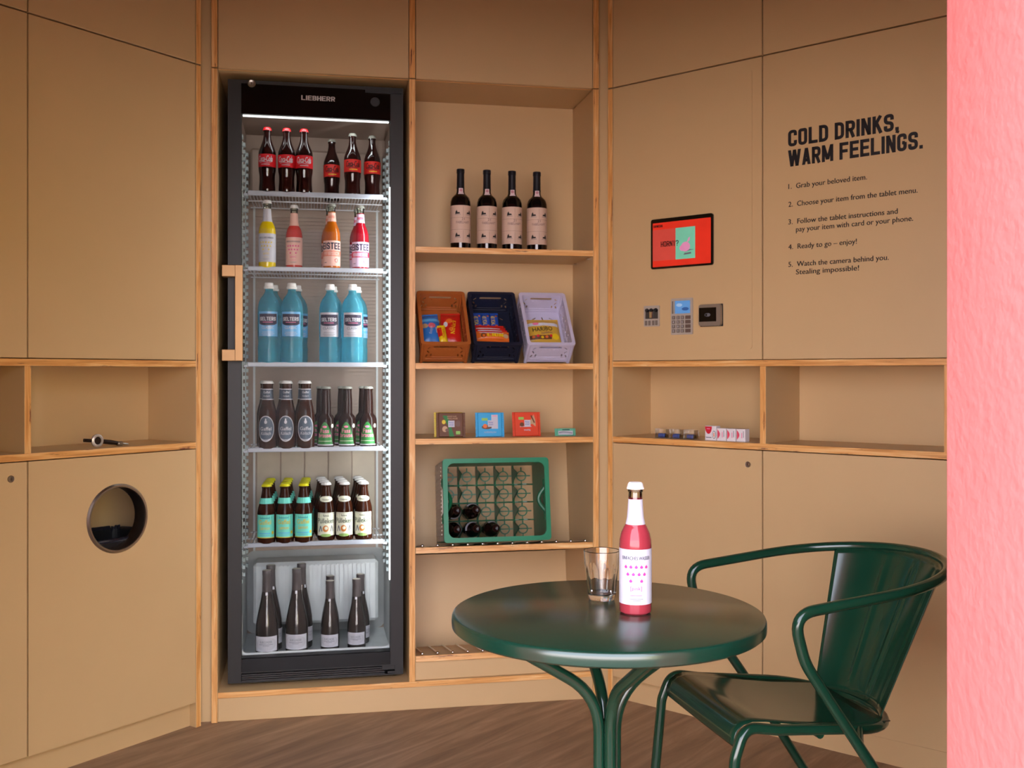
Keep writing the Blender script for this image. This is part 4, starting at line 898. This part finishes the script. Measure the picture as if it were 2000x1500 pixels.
def art_m(d):
    d.rect(-.028, .004, .028, .019, WHITE, 1, 1); stroke(d, [(-.026, .012), (-.010, .0145), (.006, .0135), (.026, .010)], .003, GREYI, 2); stroke(d, [(-.012, .023), (.016, .023)], .004, ink('teal_dark_print', (40, 80, 76)), 2)
slab('candy_bar', 'small mint green candy bar at right end of the third open shelf', 1105, .066, MINT, art_m, wd=.080, ht=.029, th=.012, tilt=-14, rz=1, group='square chocolate bars')

# ================================================================== beer crate
CRG = mat('green_crate_plastic', (30, 132, 92), rough=.38); CRO = mat('pale_crate_side', (226, 214, 196), rough=.55); CRT = mat('dark_green_plastic', (14, 98, 62), rough=.35)
cw, chh, cdp = .398, .305, .262
cxm = (C.u(864, .03) + C.u(1081, .03)) / 2
CR = thing('bottle_crate', 'green plastic bottle crate lying on its side, five bottles inside', 'crate', C.w(cxm, .03, .5795 + .0128 - .03 * math.tan(rad(10)) + .0008), (TL, 0, C.a))
hw = cw / 2
MB().plate(rrect(-hw, hw, 0, chh, .012, 4), [rrect(-hw + .017, hw - .017, .017, chh - .017, .024, 5)], .016, CRG, lambda a, z, d: (a, d, z)).build('rim', CR)
def hp(y0, y1, z0, z1): return rect(y0, y1, z0, z1)
for sx in (-1, 1):
    x = -hw + .004 if sx < 0 else hw - .008
    MB().plate(rect(.016, cdp, .004, chh - .004), [rrect(.022, .075, .075, chh - .075, .008, 4)], .004, CRO if sx < 0 else CRT, lambda a, z, d: (x + d, a, z), ).build('side_wall', CR)
    xo = sx * (hw - .008)
    MB().tube(fillet([(xo + sx * .003, .03, .070), (xo + sx * .004, .034, .10), (xo - sx * .034, .052, chh / 2), (xo + sx * .004, .034, chh - .10), (xo + sx * .003, .03, chh - .070)], .08), .0075, CRT, 8).build('handle', CR)
    q = MB()
    for k in range(18): z = .03 + k * .0145; q.box(min(xo + sx * .004, xo + sx * .0065), max(xo + sx * .004, xo + sx * .0065), .085, cdp - .01, z, z + .005, CRO if sx < 0 else CRT)
    q.build('side_ribs', CR)
MB().box(-hw + .004, hw - .004, .016, cdp, chh - .008, chh - .004, CRG).build('top_wall', CR); MB().box(-hw + .004, hw - .004, .016, cdp, .004, .008, CRG).build('bottom_wall', CR)
cellx = (cw - .036) / 5; cellz = (chh - .030) / 4
def wavy(n, lo, hi, y0, vert):
    q = MB(); m_ = 24; vs = []; t_ = .0022
    for i in range(m_ + 1):
        f = i / m_; p = lo + (hi - lo) * f; ph = f * (4 if vert else 5); dip = (.5 - .5 * cos(2 * PI * ph)) ** 2; y = .235 - (.085 if vert else .02) * dip
        vs += [(p, y), (p, cdp - .004)]
    pos = []
    for s_ in (-t_, t_):
        for p, y in vs: pos.append((y0 + s_, y, p) if vert else (p, y, y0 + s_))
    k = len(vs); fs = []
    for i in range(m_):
        a = 2 * i; fs += [(a, a + 1, a + 3, a + 2), (k + a, k + a + 2, k + a + 3, k + a + 1), (a, a + 2, k + a + 2, k + a), (a + 1, k + a + 1, k + a + 3, a + 3)]
    q.add(pos, fs, CRT); q.build('divider', CR)
for k in range(1, 5): wavy(k, .015, chh - .010, -hw + .018 + k * cellx, True)
for k in range(1, 4): wavy(k, -hw + .010, hw - .010, .015 + k * cellz, False)
ring = None; cells = {}
for r_ in range(4):
    for c_ in range(5):
        x = -hw + .018 + (c_ + .5) * cellx; z = .015 + (3 - r_ + .5) * cellz; cells[(c_, r_)] = (x, z)
        if ring is None:
            q = MB().plate(circ(0, 0, .0205, 24), [circ(0, 0, .0165, 24)], .006, CRT, lambda a, b_, d: (a, d, b_)); q.box(-cellx / 2, cellx / 2, .001, .005, -.0022, .0022, CRT).box(-.0022, .0022, .001, .005, .019, cellz / 2, CRT).box(-.0015, .0015, .001, .005, -cellz / 2, -.019, CRT)
            ring = q.build('base_ring', CR); o = ring
        else: o = ring.copy(); COL.objects.link(o); o.parent = CR
        o.location = (x, cdp - .010, z)
bpy.context.view_layer.update()
CRW = CR.matrix_world.copy()
bt = None
for k, (c_, r_, why) in enumerate(((0, 2, 'leftmost of the upper row'), (1, 2, 'right one of the upper row'), (0, 3, 'leftmost of the bottom row'), (1, 3, 'in the middle of the bottom row'), (2, 3, 'rightmost of the bottom row'))):
    x, z = cells[(c_, r_)]
    if bt is None:
        prof = [(.026, 0), (.0285, .004), (.029, .012), (.029, .105), (.0275, .120), (.0215, .138), (.0165, .152), (.0140, .172), (.0128, .196), (.0142, .198), (.0142, .206), (.0118, .207), (.0105, .2065), (.0105, .19), (.001, .188)]
        t, Rf = bottle('empty_beer_bottle', '', 'bottle', prof, DARKG)
        d = Decal(); d.rect(-.016, .112, .030, .130, WHITE, 1, 14, 4); d.build('shoulder_label', t, cyl(lambda q_: interp(prof)(q_) + .0006, .0215))
        bt = tree(t); t0 = t
    else: t = dup(bt)
    tag(t, 'dark empty bottle in the green crate, ' + why, 'bottle', 'bottles in the green crate')
    M = CRW @ Matrix.Translation((x, cdp - .0125, z)) @ Euler((rad(90), 0, 0)).to_matrix().to_4x4() @ Matrix.Rotation((.3, 2.6, 1.3, -2.8, 2.3)[k], 4, 'Z')
    t.matrix_world = M

# ================================================================== payment devices on the right cabinet
def onR(u, z, y=-0.0025): return R.w(u, y, z)
tb = thing('tablet', 'black-framed tablet with red screen mounted on the right cabinet', 'tablet', onR(.317, 1.6605), R.a)
MB().plate(rrect(-.124, .124, -.0885, .0885, .008), [], .007, GLOSSB, lambda a, z, d: (a, -.007 + d, z)).build('tablet_body', tb)
SCR = mat('screen_red', (226, 52, 34), rough=.3, emit=.28); SCT = mat('screen_mint', (120, 206, 172), rough=.3, emit=.25); SCK = ink('screen_black', (40, 14, 12)); SCP = mat('screen_pink', (226, 150, 190), rough=.3, emit=.25); SCR2 = mat('screen_red_pale', (212, 78, 66), rough=.3, emit=.25)
d = Decal(); d.rect(-.116, -.0815, .1165, .0745, SCR, 1, 1); d.rect(-.116, -.060, -.022, .050, SCR2, 2, 1); d.rect(-.022, -.060, .056, .050, SCT, 3, 1)
d.ell(.018, -.018, .018, .017, SCP, 4, 12); d.ell(.004, -.022, .010, .010, SCP, 4, 8); d.poly([(.022, -.004), (.034, .002), (.036, .016), (.030, .012)], SCP, 4); d.poly([(.010, -.046), (.040, -.044), (.040, -.038), (.014, -.040)], GREYI, 4); d.poly([(.012, -.038), (.034, -.028), (.052, -.030), (.034, -.032)], GREYI, 4)
sc = d.build('screen', tb, flat(-.0071)); sc['label'] = 'red screen with mint picture'
d = Decal(); block(d, 'HORNY?', -.046, -.012, .019, SCK, 5, .072, T=.155); block(d, 'URWERK', -.093, .058, .0085, SCK, 5, .038); d.build('lettering', sc, flat(-.0071))
MGR = mat('metal_grey', (186, 176, 162), rough=.4, metal=.2); KEYG = mat('key_grey', (120, 108, 96), rough=.5)
cs = thing('coin_slot', 'small grey steel coin unit left of the keypad on the right cabinet', 'coin unit', onR(.1935, 1.406), R.a)
q = MB().plate(rrect(-.0325, .0325, -.037, .037, .003, 3), [rect(-.027, .027, -.010, .024)], .004, MGR, lambda a, z, d: (a, -.004 + d, z)); q.build('face_plate', cs)
q = MB().box(-.027, .027, -.0008, -.0002, -.010, .024, mat('slot_dark_metal', (86, 82, 78), rough=.4, metal=.6)); q.cbox(-.010, .004, -.006, -.001, -.008, .018, CHROME, .002); q.build('coin_chute', cs)  # dark grey metal plate set in the slot opening
for x in (-.019, -.001, .018): MB().lathe([(0, -.009), (.0055, -.009), (.007, -.004), (.007, -.001)], 12, INK, at=(x, 0, .021), axis='y').build('coin_knob', cs)
for x in (-.022, -.008, .008, .021): MB().cbox(x - .005, x + .005, -.0065, -.004, -.033, -.016, KEYG, .001).build('button', cs)
ct = thing('card_terminal', 'grey card terminal with keypad and blue screen on the right cabinet', 'keypad', onR(.318, 1.4005), R.a)
MB().plate(rrect(-.043, .043, -.0635, .0635, .003, 3), [rect(-.029, .034, .010, .055)], .006, MGR, lambda a, z, d: (a, -.006 + d, z)).build('terminal_body', ct)
d = Decal(); sb = mat('screen_blue', (92, 150, 206), rough=.25, emit=.3); d.rect(-.029, .010, .034, .055, sb, 1, 1); d.ell(.012, .026, .014, .006, mat('screen_blue_dark', (50, 96, 160), rough=.25, emit=.2), 2, 8); d.ell(-.012, .040, .012, .006, mat('screen_blue_pale', (160, 200, 232), rough=.25, emit=.2), 2, 8); d.build('display', ct, flat(-.001))
MB().cbox(-.038, -.033, -.008, -.006, .010, .054, KEYG, .0008).build('side_button', ct)
key = None
for r_ in range(4):
    for c_ in range(4):
        x = (-.031, -.013, .004, .026)[c_]; z = -.004 - r_ * .0155; wk = .0065 if c_ < 3 else .0105
        kk = MB().cbox(x - wk, x + wk, -.009, -.006, z - .0062, z + .0062, KEYG if c_ < 3 else mat('key_brown', (104, 84, 72), rough=.5), .001).build('key', ct)
        if c_ < 3:
            dg_ = str((r_ * 3 + c_ + 1) % 10); d = Decal(); d.text(dg_, x, z - .0035, .007, WHITE, 1, off=.01); d.build('digit', kk, flat(-.0091))
rd = thing('card_reader', 'contactless card reader with black window, right of the keypad', 'card reader', onR(.434, 1.400), R.a)
MB().plate(rrect(-.042, .042, -.0365, .0365, .008, 4), [], .018, mat('reader_shell', (158, 146, 130), rough=.35, metal=.5), lambda a, z, d: (a, -.018 + d, z)).cbox(-.043, .043, -.006, 0, -.038, .038, INK, .001).build('reader_body', rd)
d = Decal(); d.rect(-.040, -.022, .026, .026, GLOSSB, 1, 1); d.ell(-.007, .001, .011, .006, GREYI, 2, 10); d.ell(-.007, .001, .0095, .005, GLOSSB, 3, 10)
for k in range(3): stroke(d, [(-.008 + k * .0035, -.003), (-.006 + k * .0035, .001), (-.008 + k * .0035, .005)], .001, WHITE, 4)
d.build('reader_window', rd, flat(-.0181))

# ================================================================== small goods in the side niches
CLR = pane_mat('clear_box_plastic', (.99, .985, .97), refl=.7); BLU = mat('blue_foam', (58, 84, 158), rough=.5)
for i, px in enumerate((1294.5, 1323, 1350.5)):
    y = .055; t = thing('clear_box', 'small clear box with a blue item, %s of three in the right niche' % ['leftmost', 'middle', 'rightmost'][i], 'box', R.w(R.u(px, y), y, .9692), R.a + rad((2, 0, -6)[i]), 'clear boxes in the right niche')
    q = MB()
    for a in ((-.022, .022, -.016, -.0148, 0, .032), (-.022, .022, .0148, .016, 0, .032), (-.022, -.0208, -.0148, .0148, 0, .032), (.0208, .022, -.0148, .0148, 0, .032), (-.022, .022, -.016, .016, .032, .0332)): q.box(*a, CLR)
    q.build('box_shell', t)
    MB().cbox(-.016, .012, -.010, .010, .0012, .016, BLU, .003).cbox(.012, .018, -.008, .008, .0012, .013, INK, .002).build('blue_insert', t)
CB = mat('white_carton', (236, 230, 230), rough=.4); CRD = ink('carton_red', (206, 30, 52)); CRB = ink('carton_pink', (226, 74, 100))
for i, (px, wd) in enumerate(((1392, .046), (1413, .036), (1432, .036), (1451, .036))):
    y = .05; t = thing('carton', ['larger white carton with dark red half disc, leftmost of the cartons in the right niche', 'small white and red carton beside the larger one in the right niche', 'small white and red carton in the middle of its row, right niche', 'small white and red carton at right end of the row, beside the divider'][i], 'carton', R.w(R.u(px, y), y, .9691), R.a + rad(-3), 'cartons in the right niche')
    hh = .050 if i == 0 else .043
    bd = MB().cbox(-wd / 2 + .001, wd / 2 - .001, -.014, .014, 0, hh, CB, .0008).build('carton_body', t)
    d = Decal()
    if i == 0:
        n = 10; pts = []
        for k in range(n + 1): a = PI * k / n; pts += [(-.008 - .014 * cos(a), hh - .002), (-.008 - .014 * cos(a), hh - .002 - .026 * sin(a))]
        d.put(pts, [(2 * k, 2 * k + 2, 2 * k + 3, 2 * k + 1) for k in range(n)], CRD, 1); d.ell(.014, .020, .007, .014, ink('teal_dark_print', (40, 80, 76)), 1, 8); d.ell(.014, .020, .0055, .012, CB, 2, 8); d.ell(.014, .020, .002, .008, ORG, 3, 6); stroke(d, [(-.018, .010), (.004, .010)], .003, GREYI, 1); stroke(d, [(-.015, .040), (-.002, .040)], .003, PNK, 2)
    else:
        n = 8; pts = []
        for k in range(n + 1): a = PI * k / n; z = .006 + (hh - .010) * k / n; pts += [(-wd / 2 + .003, z), (-wd / 2 + .003 + .010 * sin(a), z)]
        d.put(pts, [(2 * k, 2 * k + 2, 2 * k + 3, 2 * k + 1) for k in range(n)], CRB, 1); stroke(d, [(.004, .012), (.004, .030)], .0028, PNK, 1); stroke(d, [(.010, .014), (.010, .036)], .0022, GREYI, 1)
    d.build('printed_front', bd, flat(-.01405))
op = thing('bottle_opener', 'metal bottle opener with round head lying in the left niche', 'opener', L.w(L.u(200, .06), .06, .9682), L.a)
DKM = mat('dark_metal', (60, 50, 46), rough=.35, metal=.8)
MB().lathe([(.0125, -.004), (.0165, -.005), (.0205, -.003), (.0205, .003), (.0165, .005), (.0125, .004), (.0125, -.004)], 28, mat('satin_metal', (206, 196, 186), rough=.3, metal=.4), at=(-.018, 0, .0208), axis='y').lathe([(0, -.001), (.0125, -.001), (.0125, .001), (0, .001)], 20, DKM, at=(-.018, 0, .0208), axis='y').build('round_head', op)
MB().tube([(-.062, .004, .024), (-.038, .002, .0215)], .0055, DKM, 10).build('grip', op)
MB().tube([(.002, 0, .017), (.03, .0, .013), (.055, .002, .009)], [.007, .0075, .006], DKM, 10).cbox(.052, .072, -.008, .010, .0005, .014, STEEL, .003).build('shaft', op)
MB().tube([(.070, .004, .007), (.098, .008, .0035)], .003, STEEL, 8).build('tip', op)

# ================================================================== table
TX, TY, TH, TR = .184, 1.98, .742, .300
tbl = thing('bistro_table', 'round dark green metal bistro table in front of the shelves', 'table', (TX, TY, 0))
MB().lathe([(0, TH - .028), (TR - .012, TH - .028), (TR - .004, TH - .0275), (TR, TH - .024), (TR + .0005, TH - .014), (TR, TH - .0065), (TR - .002, TH - .0022), (TR - .0065, TH), (0, TH)], 96, GREENT).build('tabletop', tbl)
for k, ang in enumerate((195, 285, 15, 105)):
    a = rad(ang); c, s_ = cos(a), sin(a); r0 = .0165
    pts = fillet([(c * .24, s_ * .24, TH - .034), (c * .215, s_ * .215, TH - .040), (c * r0, s_ * r0, .580), (c * r0, s_ * r0, .12), (c * .20, s_ * .20, .014), (c * .225, s_ * .225, .012)], {1: .03, 2: .13, 3: .12, 4: .05}, 8)
    MB().tube(pts, .0115, GREEN, 14).build('leg', tbl)
MB().cbox(-.245, .245, -.0125, .0125, TH - .0335, TH - .0285, GREEN, .001).cbox(-.0125, .0125, -.245, .245, TH - .034, TH - .0285, GREEN, .001).build('under_frame', tbl).rotation_euler = (0, 0, rad(15))
bo = lemonade(PKL, HOT, '[pink]'); bo.name = 'lemonade_bottle'
bo['label'] = 'pink lemonade bottle with white label standing on the green table'
by = 2000 * (EYE - TH) / (1196 - 730); bo.location = ((1241 - 1000) / 2000 * by, by, TH + .0002); bo.rotation_euler = (0, 0, rad(-4)); bo.scale = (1.02,) * 3
# tumbler
gy = 2000 * (EYE - TH) / (1170 - 730); gx = (1175 - 1000) / 2000 * gy
tg = thing('tumbler', 'empty faceted glass tumbler behind the bottle on the green table', 'glass', (gx, gy, TH + .0002))
q = MB(); n = 54; rows = []
out = [(.0250, 0, 0), (.0272, .003, .2), (.0285, .010, .9), (.0310, .035, 1.0), (.0340, .060, .8), (.0346, .068, .15), (.0352, .075, 0), (.0368, .0985, 0), (.0360, .0995, 0)]
inn = [(.0350, .0985, 0), (.0334, .075, 0), (.0322, .066, 0), (.0308, .055, 0), (.0280, .032, 0), (.0254, .014, 0), (.020, .0105, 0), (.001, .0098, 0)]
for r_, z, fc in out + inn:
    for k in range(n):
        a = 2 * PI * k / n; ph = (a % (2 * PI / 9)) - PI / 9; kk = cos(PI / 9) / cos(ph); rr = r_ * ((1 - fc) + fc * (kk * .5 + .5 * kk + .02))
        q.v.append((rr * cos(a), rr * sin(a), z))
N2 = len(out) + len(inn); gi = q.mi(GLASS)
for i in range(N2 - 1):
    for k in range(n): k2 = (k + 1) % n; q.f.append((i * n + k, i * n + k2, (i + 1) * n + k2, (i + 1) * n + k)); q.m.append(gi); q.sm.append(True)
q.f.append(tuple(range(n))); q.m.append(gi); q.sm.append(False); q.f.append(tuple((N2 - 1) * n + k for k in range(n))); q.m.append(gi); q.sm.append(False)
q.build('glass_body', tg)

# ================================================================== chair
O = Vector((.56, 2.36, 0)); bk = Vector((.97, .24, 0)).normalized(); sd = Vector((-.24, .97, 0)).normalized()
ch = thing('metal_armchair', 'dark green tubular metal armchair beside the table, at right', 'chair', O, math.atan2(bk.y, bk.x))
# local x = backwards, local y = away from the viewer's side
hoop = []
zr = lambda a: .708 + .060 * (a + .05) / .5
half = [(.365, -.235, .011), (.34, -.238, .045), (.137, -.258, .376), (-.012, -.264, .60)]
arm = fillet([(.375, -.235, .0), (.137, -.258, .376), (-.024, -.265, .606), (-.052, -.265, zr(-.05)), (.10, -.265, zr(.10))], {1: .3, 2: .14, 3: .075}, 9)
side = [Vector(p) for p in arm]
ell = [Vector((.165 + .282 * sin(t), -.265 * cos(t), zr(.165 + .282 * sin(t)))) for t in [PI * k / 28 for k in range(29)]]
path = side + ell + [Vector((p.x, -p.y, p.z)) for p in reversed(side)]
MB().tube(path, .0118, GREEN, 14).build('arm_and_rear_leg_tube', ch)
fl_ = fillet([(-.185, -.205, 0.0), (-.148, -.20, .40), (-.125, -.197, .462), (-.05, -.195, .449), (.12, -.185, .434)], {1: .05, 2: .06, 3: .2}, 8)
sl_ = [Vector(p) for p in fl_]
el2 = [Vector((.13 + .165 * sin(t), -.185 * cos(t), .433 - .02 * sin(t))) for t in [PI * k / 20 for k in range(21)]]
MB().tube(sl_ + el2 + [Vector((p.x, -p.y, p.z)) for p in reversed(sl_)], .0118, GREEN, 14).build('front_leg_and_seat_tube', ch)
# seat sheet with rolled front edge
prof = [(-.139, .414), (-.142, .424), (-.141, .438), (-.134, .452), (-.120, .462), (-.100, .467), (-.07, .465), (-.02, .457), (.05, .446), (.12, .438), (.19, .433), (.25, .430)]
def seatp(i, j):
    f = j * (len(prof) - 1); k = min(int(f), len(prof) - 2); t = f - k
    a = prof[k][0] * (1 - t) + prof[k + 1][0] * t; z = prof[k][1] * (1 - t) + prof[k + 1][1] * t; c = i * 2 - 1
    hwid = .183 - .03 * max(0, a) / .25
    return (a, c * hwid, z - .006 * (1 - c * c) * (1 if a > -.08 else .2))
MB().grid(seatp, 16, 22, GREEN).build('seat', ch, solid=.002)
# curved back sheet with pressed grooves
def backp(i, j):
    c = i * 2 - 1
    bt_, bb = c * .205, c * .135
    at_ = .165 + .282 * math.sqrt(max(0, 1 - (bt_ / .265) ** 2)) - .012; ab = .13 + .165 * math.sqrt(max(0, 1 - (bb / .185) ** 2)) - .010
    zt = zr(at_); zb = .425
    gr_ = sum(-.004 * math.exp(-((c - g) / .035) ** 2) for g in (-.45, 0, .45)) * (1 if .08 < j < .92 else 0)
    return (ab * (1 - j) + at_ * j + gr_, bb * (1 - j) + bt_ * j, zb * (1 - j) + zt * j)
MB().grid(backp, 60, 20, GREEN).build('backrest', ch, solid=.002)
MB().tube([(.06, -.182, .425), (.06, .182, .425)], .009, GREEN, 10).build('seat_stretcher', ch)
q = MB()
for s_ in (-1, 1): q.tube([(.15, s_ * .186, .432), (.108, s_ * .256, .415)], .009, GREEN, 10)
q.cbox(.14, .17, -.02, .02, .40, .425, GREEN, .002); q.build('leg_bracket', ch)
for x, y in ((.375, .235), (-.185, .205)):
    for s_ in (-1, 1): MB().lathe([(0, 0), (.013, 0), (.0135, .012), (.0118, .014)], 14, BLACK, at=(x, s_ * y, 0)).build('foot_cap', ch)
